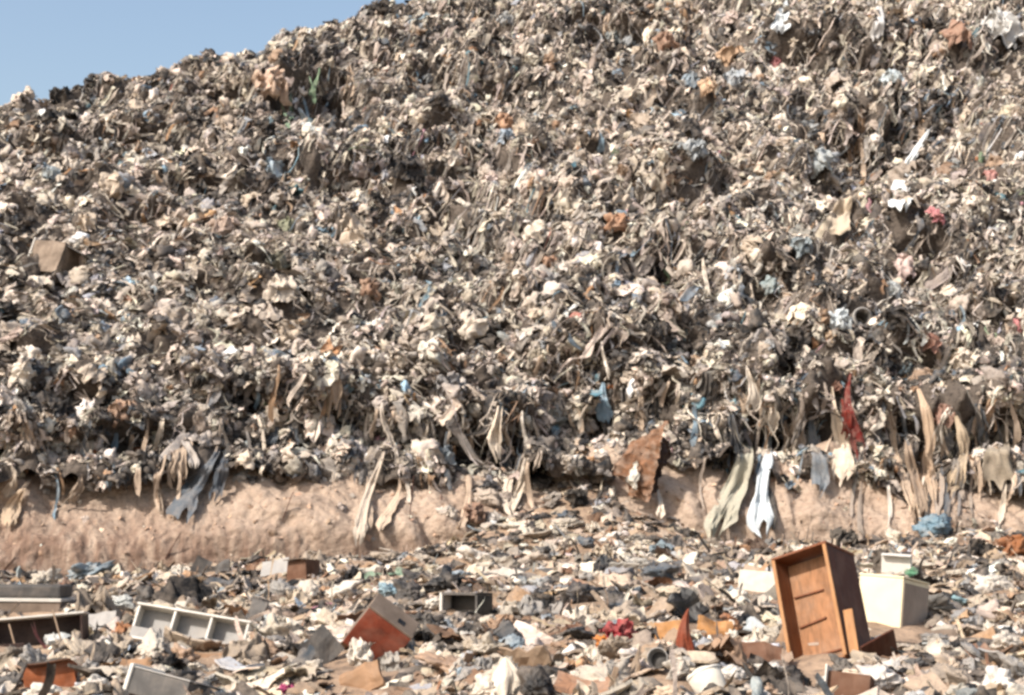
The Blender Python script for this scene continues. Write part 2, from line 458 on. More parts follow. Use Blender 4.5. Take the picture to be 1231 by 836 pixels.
PAL_SLOPE = [(20, '#bfb2a3'), (13, '#b0a395'), (15, '#c8bdaf'), (5, '#d8cfc3'), (9, '#9f968d'), (6, '#89837e'), (4, '#53504e'), (5, '#222325'),
             (3, '#8e9093'), (2, '#8f735b'), (.8, '#a07a58'), (1.2, '#637380'), (.5, '#86a2b2'), (.3, '#4f7682'), (.06, '#a8683f'), (.08, '#8a443c'), (.08, '#66795f'), (.08, '#b0808a')]
PAL_FLAT = [(18, '#b5a695'), (8, '#c4b8a8'), (14, '#a6947f'), (12, '#94806b'), (7, '#7f766c'), (10, '#302d2b'), (9, '#1b1b1c'), (7, '#61574d'),
            (3, '#8f9294'), (4, '#97775a'), (4, '#71523e'), (.7, '#84929a'), (.25, '#a06f4c'), (.12, '#85493f'), (.06, '#6d8470'), (.06, '#b87f90')]

PROT_BAG2 = [crumple(2, 100 + k, tail=k % 3 == 0) for k in range(26)]
PROT_BAG3 = [crumple(3, 200 + k, tail=k % 3 == 0) for k in range(20)]
PROT_SHEET = [sheet(8, 300 + k) for k in range(22)]
PROT_SHEET2 = [sheet(13, 330 + k, .4) for k in range(16)]
PROT_CLOTH = [cloth(14, 350 + k) for k in range(30)]
PROT_STRIP = [strip(9, 6, 400 + k, flare=random.uniform(-.2, .7), width=random.uniform(.10, .28)) for k in range(24)]
PROT_SHRED = [strip(8, 3, 450 + k, flare=random.uniform(-.3, .4), width=random.uniform(.03, .07)) for k in range(20)]
PROT_BOARD = [board(500 + k) for k in range(10)]

# keep-clear zones round the things that the photograph shows plainly: x, y, radius, and a lane towards the camera
CLEAR = []
def keep(P, size):
    if not CLEAR: return np.ones(len(P), bool)
    ok = np.ones(len(P), bool)
    for x, y, z, r, lane in CLEAR:
        d2 = np.hypot(P[:, 0]-x, P[:, 1]-y)
        ok &= d2 > r + size*.55
        k = P[:, 1]/y
        ok &= ~((P[:, 1] < y) & (P[:, 1] > y - lane) & (np.abs(P[:, 0] - x*k) < r*.85 + size*.3))
    return ok

def sample_grid(P, nr, n, rng, q0, q1, amax, power):
    """random points on a land grid between rows q0 and q1, thinned with distance"""
    G = P.reshape(nr, NC, 3)
    c0, c1 = np.searchsorted(A_, -amax), np.searchsorted(A_, amax)-1
    i = np.arange(q0, q1-1); j = np.arange(c0, c1)
    e1 = G[q0+1:q1, c0:c1] - G[q0:q1-1, c0:c1]; e2 = G[q0:q1-1, c0+1:c1+1] - G[q0:q1-1, c0:c1]
    cr = np.cross(e2, e1); ar = np.linalg.norm(cr, axis=-1)
    w = ar/np.linalg.norm(G[q0:q1-1, c0:c1], axis=-1)**power
    w = w.ravel()/w.sum()
    k = rng.choice(len(w), n, p=w)
    s, t = rng.random((2, n, 1))
    base = G[q0:q1-1, c0:c1].reshape(-1, 3)[k]
    pts = base + s*e1.reshape(-1, 3)[k] + t*e2.reshape(-1, 3)[k]
    nn = (cr/np.maximum(ar[..., None], 1e-9)).reshape(-1, 3)[k]
    nn = np.where((nn[:, 1:2] > .2) & (nn[:, 2:3] < .2), -nn, nn)
    return pts, nn
# ------------------------------------------------------------------ things: helpers
M_WOOD_CACHE = {}
def plain_mat(name, hexc, rough=.6, var=.25, scale=6., dust=.35, spec=.3, grain=None, bump=.15):
    """painted, plastic, card or wooden surface with dust and worn patches"""
    m, nt, b = new_mat(name)
    c0 = lin(hexc); tc = N(nt, 'ShaderNodeTexCoord')
    mp = N(nt, 'ShaderNodeMapping'); nt.links.new(tc.outputs['Object'], mp.inputs['Vector'])
    if grain: mp.inputs['Scale'].default_value = grain
    n1 = N(nt, 'ShaderNodeTexNoise', Scale=scale, Detail=7., Roughness=.65, Distortion=.4); nt.links.new(mp.outputs[0], n1.inputs['Vector'])
    n2 = N(nt, 'ShaderNodeTexNoise', Scale=4., Detail=7., Roughness=.7); nt.links.new(tc.outputs['Object'], n2.inputs['Vector'])
    c = mix(nt, ramp(nt, n1.outputs[0], .35, .65), tuple(x*(1-var) for x in c0), tuple(min(.85, x*(1+var)) for x in c0))
    f = N(nt, 'ShaderNodeMath', operation='MULTIPLY'); nt.links.new(ramp(nt, n2.outputs[0], .45, .75), f.inputs[0]); f.inputs[1].default_value = dust
    c = mix(nt, f.outputs[0], c, DUST)
    nt.links.new(c, b.inputs['Base Color']); b.inputs['Roughness'].default_value = rough; b.inputs['Specular IOR Level'].default_value = spec
    bp = N(nt, 'ShaderNodeBump', Strength=bump, Distance=.02); nt.links.new(n1.outputs[0], bp.inputs['Height']); nt.links.new(bp.outputs[0], b.inputs['Normal'])
    return m

def boxes(name, specs, mat, parent=None, bevel=.006, warp=0.):
    """specs: (cx,cy,cz, sx,sy,sz) -> one mesh object of bevelled boxes"""
    bm = bmesh.new()
    for cx, cy, cz, sx, sy, sz in specs:
        r = bmesh.ops.create_cube(bm, size=1)
        bmesh.ops.scale(bm, vec=(sx, sy, sz), verts=r['verts']); bmesh.ops.translate(bm, vec=(cx, cy, cz), verts=r['verts'])
    if warp: bmesh.ops.subdivide_edges(bm, edges=bm.edges[:], cuts=4, use_grid_fill=True)
    elif bevel: bmesh.ops.bevel(bm, geom=bm.edges[:], offset=bevel, segments=2, affect='EDGES', profile=.6)
    if warp:
        co = np.array([v.co[:] for v in bm.verts]); k = np.array([perlin(co/.23 + q + len(name)) for q in (1, 11, 21)]).T*warp
        for v, d in zip(bm.verts, k): v.co += Vector(d)
    me = bpy.data.meshes.new(name); bm.to_mesh(me); bm.free(); me.materials.append(mat)
    o = bpy.data.objects.new(name, me); COL.objects.link(o); o.parent = parent
    return o

def lathe(name, prof, mat, parent=None, seg=28, dent=0.):
    t = np.linspace(0, 2*PI, seg, endpoint=False); prof = np.array(prof)
    V = np.stack([prof[:, None, 0]*np.cos(t), prof[:, None, 0]*np.sin(t), prof[:, None, 1] + 0*t], -1).reshape(-1, 3)
    n = len(prof); F = [[i*seg + j, i*seg + (j+1) % seg, (i+1)*seg + (j+1) % seg, (i+1)*seg + j] for i in range(n-1) for j in range(seg)]
    if dent: V = V*(1 + dent*perlin(V/.11 + 3)[:, None])
    return mesh_arrays(name, V, np.array(F), mat, smooth=True, parent=parent)

REFS = []          # landmarks that labels can speak of: (phrase, u, v, zone)
def tag(o, label, cat, group=None):
    o['label'] = label; o['category'] = cat
    if group: o['group'] = group
    return o
def place(u, v, clear=0., lane=0., sink=0.):
    P, n, z = at(u, v)
    s = P.y/FPX
    if clear: CLEAR.append((P.x, P.y, P.z, clear*s, lane))
    return Vector((P.x, P.y, P.z - sink)), s
def thing(name, label, cat, loc, rot=(0, 0, 0), group=None, ref=None, uv=None):
    o = bpy.data.objects.new(name, None); COL.objects.link(o); o.empty_display_size = .2
    o.location = loc
    o.rotation_euler = rot if not isinstance(rot, Matrix) else rot.to_euler()
    tag(o, label, cat, group)
    if ref: REFS.append((ref, uv[0], uv[1]))
    return o
def pose(yaw=0, pitch=0, roll=0):
    """roll in the picture plane, then lean back, then turn about the vertical"""
    return (Matrix.Rotation(R(roll), 3, 'Y') @ Matrix.Rotation(R(yaw), 3, 'Z') @ Matrix.Rotation(R(pitch), 3, 'X'))

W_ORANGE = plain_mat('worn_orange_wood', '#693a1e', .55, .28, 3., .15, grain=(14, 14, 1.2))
W_DARK = plain_mat('dark_wood_and_shaded_side', '#43200f', .6, .25, 3., .12, grain=(14, 14, 1.2))
W_TAN = plain_mat('raw_back_board', '#8a6142', .7, .3, 4., .25, grain=(6, 6, 1.5))
W_EDGE = plain_mat('bare_wood_edge', '#9c7048', .7, .2, 4., .2, grain=(12, 12, 1.5))
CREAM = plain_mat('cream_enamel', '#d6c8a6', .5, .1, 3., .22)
SHADESIDE = plain_mat('shaded_side_grey', '#8d7f72', .7, .2, 3., .35)  # shade of the cream box's right side, put into the colour
GREY = plain_mat('grey_plastic', '#8f8b86', .6, .15, 5., .35)
PALE = plain_mat('pale_plastic_and_sunlit', '#c9c4ba', .6, .12, 5., .35)  # also the sunlit tone painted on some sides and edges
SLATE = plain_mat('slate_grey_board', '#4d4a47', .7, .25, 5., .3)
RED = plain_mat('faded_red_paint', '#6f3322', .6, .4, 5., .25)
TAUPE = plain_mat('taupe_board', '#6f6053', .75, .2, 4., .3)
BROWNBLACK = plain_mat('brown_black_wood_and_shade', '#2e1c15', .6, .3, 4., .12, grain=(1.5, 10, 10))
CARD = plain_mat('brown_cardboard', '#8a6b50', .85, .2, 4., .25)
CARD2 = plain_mat('dark_cardboard', '#5f4231', .85, .25, 4., .2)
RUST = plain_mat('rust_orange_card', '#7d4424', .85, .35, 5., .3)
BLACK = plain_mat('black_plastic', '#161514', .45, .3, 5., .12)
OCHRE = plain_mat('ochre_board', '#a67748', .8, .3, 4., .35)
FOLDED = plain_mat('soaked_card', '#6a4a34', .85, .5, 6., .6, bump=.5)
SLOPECARD = plain_mat('weathered_card', '#77685a', .9, .25, 4., .5)
WHITE = plain_mat('white_foam', '#c9c2b4', .8, .15, 6., .5)
STICK = plain_mat('weathered_timber', '#8f7a66', .85, .3, 4., .3, grain=(10, 10, 1.2))

# ------------------------------------------------------------------ things on the flat, one by one
# wooden drawer cabinet
P, s = place(985, 790, 42, 1.3, .05)
cab = thing('wooden_cabinet', 'open orange-brown wooden cabinet leaning back on the rubbish with its shaded right side coloured dark', 'cabinet', P, pose(-35, -30, -23), ref='the wooden cabinet', uv=(985, 730))
W_, H_, D_, T_ = 76*s, 140*s, 70*s, .022
boxes('side_panel', [(-W_/2 + T_/2, D_/2, H_/2, T_, D_, H_)], W_ORANGE, cab)
sp = boxes('side_panel', [(W_/2 - T_/2, D_/2, H_/2, T_, D_, H_)], W_DARK, cab); sp['label'] = 'outer side panel coloured dark red-brown for shade'  # darker wood colour paints the shade on this side
boxes('top_panel', [(0, D_/2 - .004, H_ + T_/2 - .001, W_ + .012, D_ + .02, T_)], W_ORANGE, cab)
boxes('bottom_panel', [(0, D_/2, T_/2, W_ - 2*T_ - .004, D_ - .01, T_)], W_TAN, cab)
boxes('back_panel', [(0, D_*.42, H_/2 + .01, W_ - 2*T_ - .004, .012, H_ - .05)], W_TAN, cab)
boxes('face_frame', [(-W_/2 + .012, -.0135, H_/2, .03, .022, H_ - .01)], W_EDGE, cab)
boxes('face_frame', [(W_/2 - .012, -.0135, H_/2, .03, .022, H_ - .01)], W_EDGE, cab)
for z, ln, tz in ((.13, .86, 1), (.42, .55, -5), (.68, .6, 1)):  # dark strips standing in for shadow lines on the back panel
    b = boxes('drawer_runner', [(0, 0, 0, (W_ - 2*T_)*ln, .016, .014)], W_ORANGE, cab, .003)
    b.location = (-(W_ - 2*T_)*(1-ln)*.4, D_*.42 - .018, H_*z); b.rotation_euler = (0, R(tz), 0)
b = boxes('loose_slat', [(0, 0, H_*.19, .075, .02, H_*.38)], W_EDGE, cab); b.location = (W_/2 + .045, .03, .01); b.rotation_euler = (0, R(2), R(10)); b['label'] = 'short pale slat beside the lower right edge'
b = boxes('broken_panel', [(0, D_*.34, H_*.15, .02, D_*.7, H_*.3)], W_DARK, cab); b.location = (W_/2 + .075, D_*.22, -.17); b.rotation_euler = (R(32), R(38), R(-20)); b['label'] = 'broken dark panel jutting out at the foot'

# cream box
P, s = place(1082, 755, 45, 1.2, .03)
t = thing('appliance_box', 'cream white box with its shaded side coloured grey beside the wooden cabinet', 'box', P, pose(-38, -8, 2), ref='the cream box', uv=(1085, 725))
a, b_, h = 56*s, 80*s, 62*s
boxes('body', [(-a/2, b_/2, h/2, a, b_, h)], CREAM, t, .012)
boxes('side_cover', [(.0045, b_/2, h/2 - .01, .006, b_ - .03, h - .05)], SHADESIDE, t, .002)  # grey plate paints the shade on the right-hand side
boxes('lid', [(-a/2, b_/2, h + .012, a + .01, b_ + .01, .02)], CREAM, t, .006)
P, s = place(1077, 690, 8)
t = thing('small_carton', 'small beige carton standing behind the cream box', 'box', P, pose(-20, 4, 3))
boxes('body', [(0, .1, 11*s, 34*s, .2, 22*s)], PALE, t, .006); boxes('flap', [(0, .0, 22.6*s, 34*s, .11, .006)], PALE, t, .002).rotation_euler = (R(6), 0, 0)

# brown box cut by the lower edge
P, s = place(1018, 840, 30, .8, .02)
t = thing('cardboard_box', 'brown box with a pale raised edge in front of the wooden cabinet', 'box', P, pose(-24, -14, 4), ref='the brown box with a pale edge', uv=(1018, 822))
boxes('body', [(0, .14, 17*s, 50*s, .28, 34*s)], CARD2, t, .006); boxes('pale_edge', [(-26.2*s, .05, 20*s, 2.2*s, .2, 40*s)], PALE, t, .004)

# red drawer
P, s = place(437, 794, 44, 1.0, .02)
t = thing('red_drawer', 'tilted wooden drawer with a faded red front and grey-brown sides', 'drawer', P, pose(4, 24, 37), ref='the red drawer', uv=(450, 758))
t.location.z += .05
a, h, d = 62*s, 58*s, 40*s
boxes('front_panel', [(0, -.008, h/2, a - .004, .016, h - .004)], RED, t, .004)
boxes('body', [(0, d/2 + .001, h/2, a, d, h)], TAUPE, t, .008)
boxes('handle_slot', [(a*.18, d*.42, h + .001, .16*a, .22*d, .004)], BLACK, t, .001)
boxes('rim', [(0, .02, h + .009, a + .006, .05, .016)], TAUPE, t, .003)

# television casing
P, s = place(552, 739, 34, .8, .03)
t = thing('television_casing', 'dark empty television casing with its sunlit left side coloured pale', 'television', P, pose(-30, -6, -3), ref='the dark television casing', uv=(550, 724))
a, h, d = 52*s, 29*s, 34*s
boxes('casing', [(0, d/2, .012, a, d, .024), (0, d/2, h - .012, a, d, .024), (a/2 - .011, d/2, h/2, .022, d - .002, h - .05), (0, d - .012, h/2, a - .048, .02, h - .05)], BLACK, t, .004)
boxes('side_cover', [(-a/2 - .002, d/2, h/2, .03, d + .004, h + .006)], PALE, t, .004)  # pale colour stands for sunlight on the left side
boxes('front_bezel', [(0, -.008, h - .01, a - .03, .015, .026), (0, -.008, .012, a - .03, .015, .022), (-a/2 + .03, -.008, h/2, .022, .015, h - .05), (a/2 - .012, -.008, h/2, .022, .015, h - .05)], SLATE, t, .003)
boxes('screen_recess', [(0, d*.55, h/2, a - .06, .01, h - .06)], BLACK, t, .001)
# grey tray of three compartments
P, s = place(222, 776, 1, 0, .01)
for du in (-50, -18, 14, 46): place(222 + du, 772 + du*.05, 26, .7)
t = thing('compartment_tray', 'grey plastic tray on edge with three compartments and pale rims', 'tray', P, pose(-7, -22, 8.5), ref='the grey compartment tray', uv=(222, 750))
L, h, d = 140*s, 40*s, .14
boxes('back_panel', [(0, d, h/2, L, .016, h)], GREY, t, .003)
boxes('upper_rim', [(0, d/2, h + .010, L + .02, d + .05, .02)], PALE, t, .005)
boxes('lower_rim', [(0, d/2 - .02, -.010, L + .02, d + .09, .02)], PALE, t, .005)
for k in range(4):
    boxes('divider', [(-L/2 + .012 + k*(L - .024)/3, d/2 - .012, h/2, .022, d - .006, h - .004)], PALE, t, .004)
b = boxes('lower_panel', [(0, -.03, h*.16, L*.98, .012, h*.32)], GREY, t, .003)
# dark slatted crate
P, s = place(40, 781, 1, 0, .02)
for u in (-30, 5, 40, 78): place(u, 777 - u*.04, 26, .9)
t = thing('dark_crate', 'long dark brown crate with two thin uprights across its open side', 'crate', P, pose(6, -8, -4.5), ref='the dark brown crate', uv=(45, 760))
L, h, d = 150*s, 40*s, .34
boxes('body', [(-.15, d/2, .012, L, d, .02), (-.15, d, h/2, L, .02, h), (-.15 + L/2 - .01, d/2, h/2, .02, d - .02, h - .03), (-.15 - L/2 + .01, d/2, h/2, .02, d - .02, h - .03)], BROWNBLACK, t, .003)
boxes('top_board', [(-.15, d*.62, h + .012, L + .02, d*.9, .02)], PALE, t, .005)  # pale colour paints the sunlit top rim of the dark crate
for x in (-18*s, 34*s): boxes('upright', [(x, -.006, h/2, .016, .014, h)], STICK, t, .002).rotation_euler = (0, R(-14), 0)
boxes('front_rail', [(-.4, -.012, .05, L*.5, .02, .09)], BROWNBLACK, t, .004)
# slab
P, s = place(30, 737, 1, 0, .03)
for u in (-30, 10, 50): place(u, 733, 24, .9)
t = thing('foam_mattress', 'flat grey mattress-like slab with a pale band near the sand bank', 'mattress', P, pose(4, -4, 1.0), ref='the grey mattress slab', uv=(35, 717))
L, d = 130*s, .7
boxes('base', [(-.25, d/2, 8*s, L, d, 15*s)], TAUPE, t, .012); boxes('band', [(-.25, d/2 - .012, 18*s, L + .02, d + .01, 4*s)], PALE, t, .006)
boxes('top_cover', [(-.25, d/2, 28*s, L - .03, d - .04, 15*s)], SLATE, t, .03)
# rust carton, grey box at the lower edge
P, s = place(62, 826, 34, .8, .02)
t = thing('rusty_carton', 'crushed rust-orange carton near the dark brown crate', 'box', P, pose(14, -20, -6), ref='the rust-orange carton', uv=(62, 808))
boxes('body', [(0, .12, 15*s, 54*s, .24, 30*s)], RUST, t, 0, .03); boxes('flap', [(0, -.02, 31*s, 50*s, .10, .008)], CARD2, t, 0, .02)
P, s = place(185, 842, 40, .8, .0)
t = thing('grey_box', 'grey box with a pale rounded left edge close to the compartment tray', 'box', P, pose(-22, -12, 10), ref='the grey box with a pale edge', uv=(185, 824))
boxes('body', [(0, .2, 15*s, 80*s, .4, 30*s)], SLATE, t, .01); boxes('pale_edge', [(-43*s, .18, 17*s, 6*s, .4, 36*s)], PALE, t, .016); boxes('lid', [(0, .2, 31.5*s, 82*s, .41, 2*s)], GREY, t, .004)

def panel(u, v, w, h, mat, label, name='board', cat='board', rot=(0, -20, 0), th=.022, warp=.0, clear=.4, ref=None, corner=False, sink=.03):
    """one flat board or sheet of card on its edge or on its corner"""
    P, s = place(u, v, max(w*.5, 6)*clear*2, .5, sink)
    bm = bmesh.new(); r_ = bmesh.ops.create_cube(bm, size=1)
    bmesh.ops.scale(bm, vec=(w*s, th, h*s), verts=bm.verts[:])
    bmesh.ops.subdivide_edges(bm, edges=[e for e in bm.edges if e.calc_length() > th*2], cuts=5, use_grid_fill=True)
    if corner: bmesh.ops.rotate(bm, cent=(0, 0, 0), matrix=Matrix.Rotation(R(45), 3, 'Y'), verts=bm.verts[:])
    co = np.array([x.co[:] for x in bm.verts]); rr = (u*7 + v) % 50
    d = np.stack([perlin(co/(w*s*.5) + rr), perlin(co/(w*s*.45) + rr + 7)*1.4, perlin(co/(w*s*.5) + rr + 13)], 1)*(warp or .06)*w*s
    for x, q in zip(bm.verts, d): x.co += Vector(q)
    z0 = min(x.co.z for x in bm.verts); bmesh.ops.translate(bm, vec=(0, 0, -z0), verts=bm.verts[:])
    me = bpy.data.meshes.new(name); bm.to_mesh(me); bm.free(); me.materials.append(mat)
    o = bpy.data.objects.new(name, me); COL.objects.link(o); o.location = P; o.rotation_euler = pose(*rot).to_euler()
    tag(o, label, cat)
    if ref: REFS.append((ref, u, v - h/2))
    return o

panel(386, 800, 38, 36, SLATE, 'dark slate board standing on its corner left of the red drawer', rot=(12, -14, 4), corner=True, ref='the slate board')
panel(437, 832, 52, 34, CARD, 'curled brown cardboard sheet below the red drawer', 'cardboard_sheet', 'cardboard', (-16, -38, -24), .02, .14, ref='the curled brown cardboard')
panel(824, 748, 44, 34, BLACK, 'black bent board standing on its corner behind the ochre board', rot=(8, -36, 12), warp=.18, corner=True, ref='the black corner board')
panel(806, 776, 34, 32, OCHRE, 'ochre yellow board beside the red pointed cloth', rot=(-10, -18, -6), ref='the ochre board')
panel(860, 768, 44, 26, OCHRE, 'split ochre orange board with a ragged lower edge', rot=(10, -28, 8), warp=.14)
panel(905, 793, 62, 30, CARD2, 'brown cardboard flap lying left of the wooden cabinet', 'cardboard_sheet', 'cardboard', (-14, -40, 8), .016, .12, ref='the brown cardboard flap')
panel(936, 783, 20, 34, CARD, 'narrow grey-brown board propped against the wooden cabinet', rot=(-30, -20, 20))
panel(236, 692, 20, 24, SLATE, 'small dark board sticking up at the foot of the sand bank', rot=(14, -14, 26), ref='the small dark upright board')
panel(262, 690, 32, 14, SLATE, 'long dark curled board lying at the foot of the sand bank', rot=(-8, -30, -20), warp=.16)
panel(330, 690, 34, 22, GREY, 'grey board lying beside the red-brown box', rot=(-10, -40, -10))
panel(1010, 770, 8, 8, W_EDGE, 'splinter of pale wood at the foot of the wooden cabinet', 'wood_splinter', 'wood', (20, -30, 30))
panel(340, 722, 30, 8, TAUPE, 'thin brown board lying flat left of the pale rolled bundles', rot=(5, -20, 2))
panel(660, 690, 80, 16, SLATE, 'long dark grey sheet lying flat behind the television casing', 'metal_sheet', 'sheet', (0, -58, -3), .02, .05, ref='the long grey sheet')
panel(1130, 772, 44, 16, TAUPE, 'tan plank lying in front of the cream box', 'plank', 'plank', (-6, -30, -8), .03, ref='the tan plank')
panel(115, 762, 44, 30, GREY, 'grey board leaning between the dark brown crate and the compartment tray', rot=(-12, -34, -8))
panel(300, 752, 22, 34, SLATE, 'dark board at the right end of the compartment tray', rot=(-24, -20, 12))
panel(250, 792, 44, 14, CARD, 'flattened tan card below the compartment tray', 'cardboard_sheet', 'cardboard', (6, -50, 4), .012, .12)
panel(160, 800, 40, 14, CARD, 'flattened orange-tan card right of the rust-orange carton', 'cardboard_sheet', 'cardboard', (-12, -55, -4), .012, .12)
panel(255, 700, 54, 10, CARD, 'low orange-brown card flap below the small dark boards', 'cardboard_sheet', 'cardboard', (4, -48, -12), .012, .12)

P, s = place(357, 696, 18, .5, .02)
t = thing('brown_box', 'small red-brown box at the foot of the sand bank', 'box', P, pose(-30, -10, -8), ref='the red-brown box', uv=(357, 684))
boxes('body', [(0, .15, 12*s, 28*s, .3, 24*s)], CARD2, t, 0, .02); boxes('flap', [(0, -.02, 25*s, 30*s, .12, .01)], TAUPE, t, 0, .015)
P, s = place(912, 712, 24, .6, .02)
t = thing('foam_block', 'pale white foam block behind the wooden cabinet on its left', 'foam', P, pose(-14, -6, 4), ref='the white foam block', uv=(912, 698))
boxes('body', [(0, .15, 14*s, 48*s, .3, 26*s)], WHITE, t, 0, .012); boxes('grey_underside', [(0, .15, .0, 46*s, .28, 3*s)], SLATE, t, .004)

# stakes
def stick(u, v, u2, v2, w, label, name='wooden_stake', mat=STICK, fwd=.0, ref=None):
    P, s = place(u, v, 4, .2, .03)
    top = P + Vector(((u2-u)*s, -fwd, (v-v2)*s)); ax = (top - P); L = ax.length
    n = 9; t = np.linspace(-.06, 1, n); V = []
    for i, q in enumerate(t):
        k = w*s*(1 - .12*q)
        V += [(x*k + .01*math.sin(q*4 + u), y*k*.7, q*L) for x, y in ((-.5, -.5), (.5, -.42), (.46, .5), (-.5, .45))]
    F = [[i*4 + j, i*4 + (j+1) % 4, i*4 + 4 + (j+1) % 4, i*4 + 4 + j] for i in range(n-1) for j in range(4)] + [[3, 2, 1, 0], [n*4-4, n*4-3, n*4-2, n*4-1]]
    o = mesh_arrays(name, np.array(V), np.array(F), mat)
    o.location = P; o.rotation_euler = ax.to_track_quat('Z', 'Y').to_euler(); tag(o, label, name.split('_')[-1])
    if ref: REFS.append((ref, u, (v+v2)/2))
    return o
def peak(u, v, vt, w, hexc, label, name, cat, lean=0., ref=None, clear=.8):
    """a cloth or sack gathered to a standing point"""
    P, s = place(u, v, w*.5*clear, .5, .03)
    nr, nc = 34, 56; t, q = np.meshgrid(np.linspace(0, 1, nr), np.linspace(0, 2*PI, nc, endpoint=False), indexing='ij')
    k = u % 37
    r = .5*w*s*np.clip(1 - t, 0.0, 1)**.75*(1 + .9*perlin(np.stack([np.cos(q)*1.6 + k, np.sin(q)*1.6, t*1.3], -1)) - .35*np.abs(perlin(np.stack([np.cos(q)*4 + k, np.sin(q)*4, t*1.9 + 5], -1)))) + .004
    h = (v - vt)*s
    V = np.stack([r*np.cos(q) + lean*s*t**1.3 + .06*h*np.sin(t*4 + k), .6*r*np.sin(q), h*t], -1).reshape(-1, 3)
    F = np.array([[i*nc + j, i*nc + (j+1) % nc, (i+1)*nc + (j+1) % nc, (i+1)*nc + j] for i in range(nr-1) for j in range(nc)])
    o = mesh_arrays(name, V, F, M_CLOTH2, smooth=True); o.location = P; o.color = (*lin(hexc), 1); tag(o, label, cat)
    if ref: REFS.append((ref, u, (v + vt)/2))
    return o
M_CLOTH2 = rubbish_mat('draped_cloth', 'object', rough=.85, dust=.25, bump=.3, scale=10, spec=.15)
peak(822, 788, 728, 20, '#7c3b26', 'red-orange pointed cloth standing up in front of the black bent board', 'pointed_cloth', 'cloth', 8, ref='the red pointed cloth')
peak(604, 836, 786, 44, '#ddd0bd', 'tall bright white sack standing up right of the red drawer', 'standing_sack', 'sack', 4, ref='the tall white sack')
stick(730, 836, 741, 797, 9, 'weathered wooden stake standing up in the rubbish', ref='the wooden stake')
stick(665, 793, 750, 783, 5, 'thin brown stick lying across the rubbish behind the wooden stake', 'thin_stick', W_DARK)
stick(200, 668, 216, 640, 1.6, 'thin twig leaning on the lower sand bank', 'bare_twig', W_DARK)
stick(492, 625, 497, 570, 1.4, 'thin dark twig standing against the sand bank', 'bare_twig', W_DARK)
stick(340, 622, 352, 590, 1.5, 'bent twig lying on the upper sand bank', 'bare_twig', W_DARK)

# drum, pot, pipe
P, s = place(862, 838, 24, .5, .02)
t = thing('plastic_drum', 'dusty white plastic tub lying half buried right of the wooden stake', 'tub', P, pose(20, -28, -14), ref='the white tub', uv=(862, 815))
q = 21*s
lathe('body', [(0, 0), (q*.8, 0), (q*.86, q*.1), (q*.95, q*1.0), (q, q*1.7), (q*.86, q*1.85), (q*.3, q*1.95), (0, q*1.97)], WHITE, t, dent=.12)
lathe('rim', [(q*.97, q*1.55), (q*1.05, q*1.6), (q*1.05, q*1.7), (q*.97, q*1.74)], PALE, t)
P, s = place(794, 804, 14, .4, .01)
t = thing('dark_pot', 'round dark metal pot lying on its side in front of the ochre board', 'pot', P + Vector((0, 0, .06)), pose(-18, 72, 0), ref='the dark pot', uv=(795, 788))
q = 12*s
lathe('body', [(0, q*.5), (q*.8, q*.4), (q*.9, 0), (q*1.0, q*1.5), (q*.93, q*1.5), (q*.8, q*.2), (0, q*.25)], SLATE, t, dent=.06)
lathe('rim', [(q*.95, q*1.48), (q*1.04, q*1.48), (q*1.04, q*1.53), (q*.95, q*1.53)], GREY, t)
P, s = place(1030, 388, 9)
t = thing('pipe_end', 'dark round pipe end poking out of the slope beside a pale blue bag', 'pipe', P + Vector((0, -.25, .05)), (R(82), 0, R(8)), ref='the dark pipe end', uv=(1030, 386))
q = 11*s
lathe('tube', [(q, -.6), (q, .22), (q*.82, .22), (q*.8, -.5), (0, -.5)], SLATE, t)
lathe('collar', [(q*1.01, .14), (q*1.12, .15), (q*1.12, .20), (q*1.01, .21)], GREY, t)
P, s = place(48, 326, 22)
t = thing('cardboard_box', 'lone grey-brown cardboard box with a sunlit edge coloured pale half sunk in the far slope', 'box', P, pose(-24, -14, 8), ref='the cardboard box on the slope', uv=(48, 305))
boxes('body', [(0, .3, 20*s, 48*s, .6, 40*s)], SLOPECARD, t, 0, .03); boxes('pale_edge', [(-25*s, .22, 21*s, 2*s, .5, 44*s)], PALE, t, .01); boxes('flap', [(22*s, .3, 43*s, 40*s, .5, .02)], SLATE, t, .005).rotation_euler = (0, R(18), 0)  # pale edge paints the sunlight along the left of the box

# ------------------------------------------------------------------ bags, cloths, rags: shared meshes, one object each
def proto_mesh(name, VF, mat, smooth=True):
    o = mesh_arrays(name, VF[0], VF[1], mat, smooth=smooth, link=False); me = o.data; bpy.data.objects.remove(o); return me
BAG_HI = [proto_mesh('plastic_bag', crumple(4, 700 + k, tail=k % 4 == 0), M_BAG) for k in range(16)]
CLOTH_HI = [proto_mesh('crumpled_cloth', cloth(26, 760 + k), M_CLOTH) for k in range(14)]
CARDM = M_CARD = rubbish_mat('loose_card', 'object', rough=.85, dust=.3, bump=.15, scale=7, spec=.1)
SCRAP = [proto_mesh('cardboard_piece', board(870 + k, 7, 5, .035), M_CARD, False) for k in range(12)]
MADE = []        # (object, kind phrase, colour word, u, v, zone) waiting for a label
def item(name, me, P, rot, scale, hexc, label=None, cat=None, group=None, ref=None, uv=None):
    o = bpy.data.objects.new(name, me); COL.objects.link(o)
    o.location = P; o.rotation_euler = rot; o.scale = scale if hasattr(scale, '__len__') else (scale,)*3
    c = lin(hexc); k = math.exp(random.gauss(0, .10)) if label is None else 1
    if o.location.y < 26 and max(c) > .3: c = [x*.82 for x in c]
    if o.location.y > 26: c = [x*.58 + y_*.42 for x, y_ in zip(c, DUST)] if max(c) > .06 else c     # weathered and dusty on the slope
    o.color = (*[min(.85, x*k) for x in c], 1)
    if label: tag(o, label, cat, group)
    if ref: REFS.append((ref, *uv))
    return o
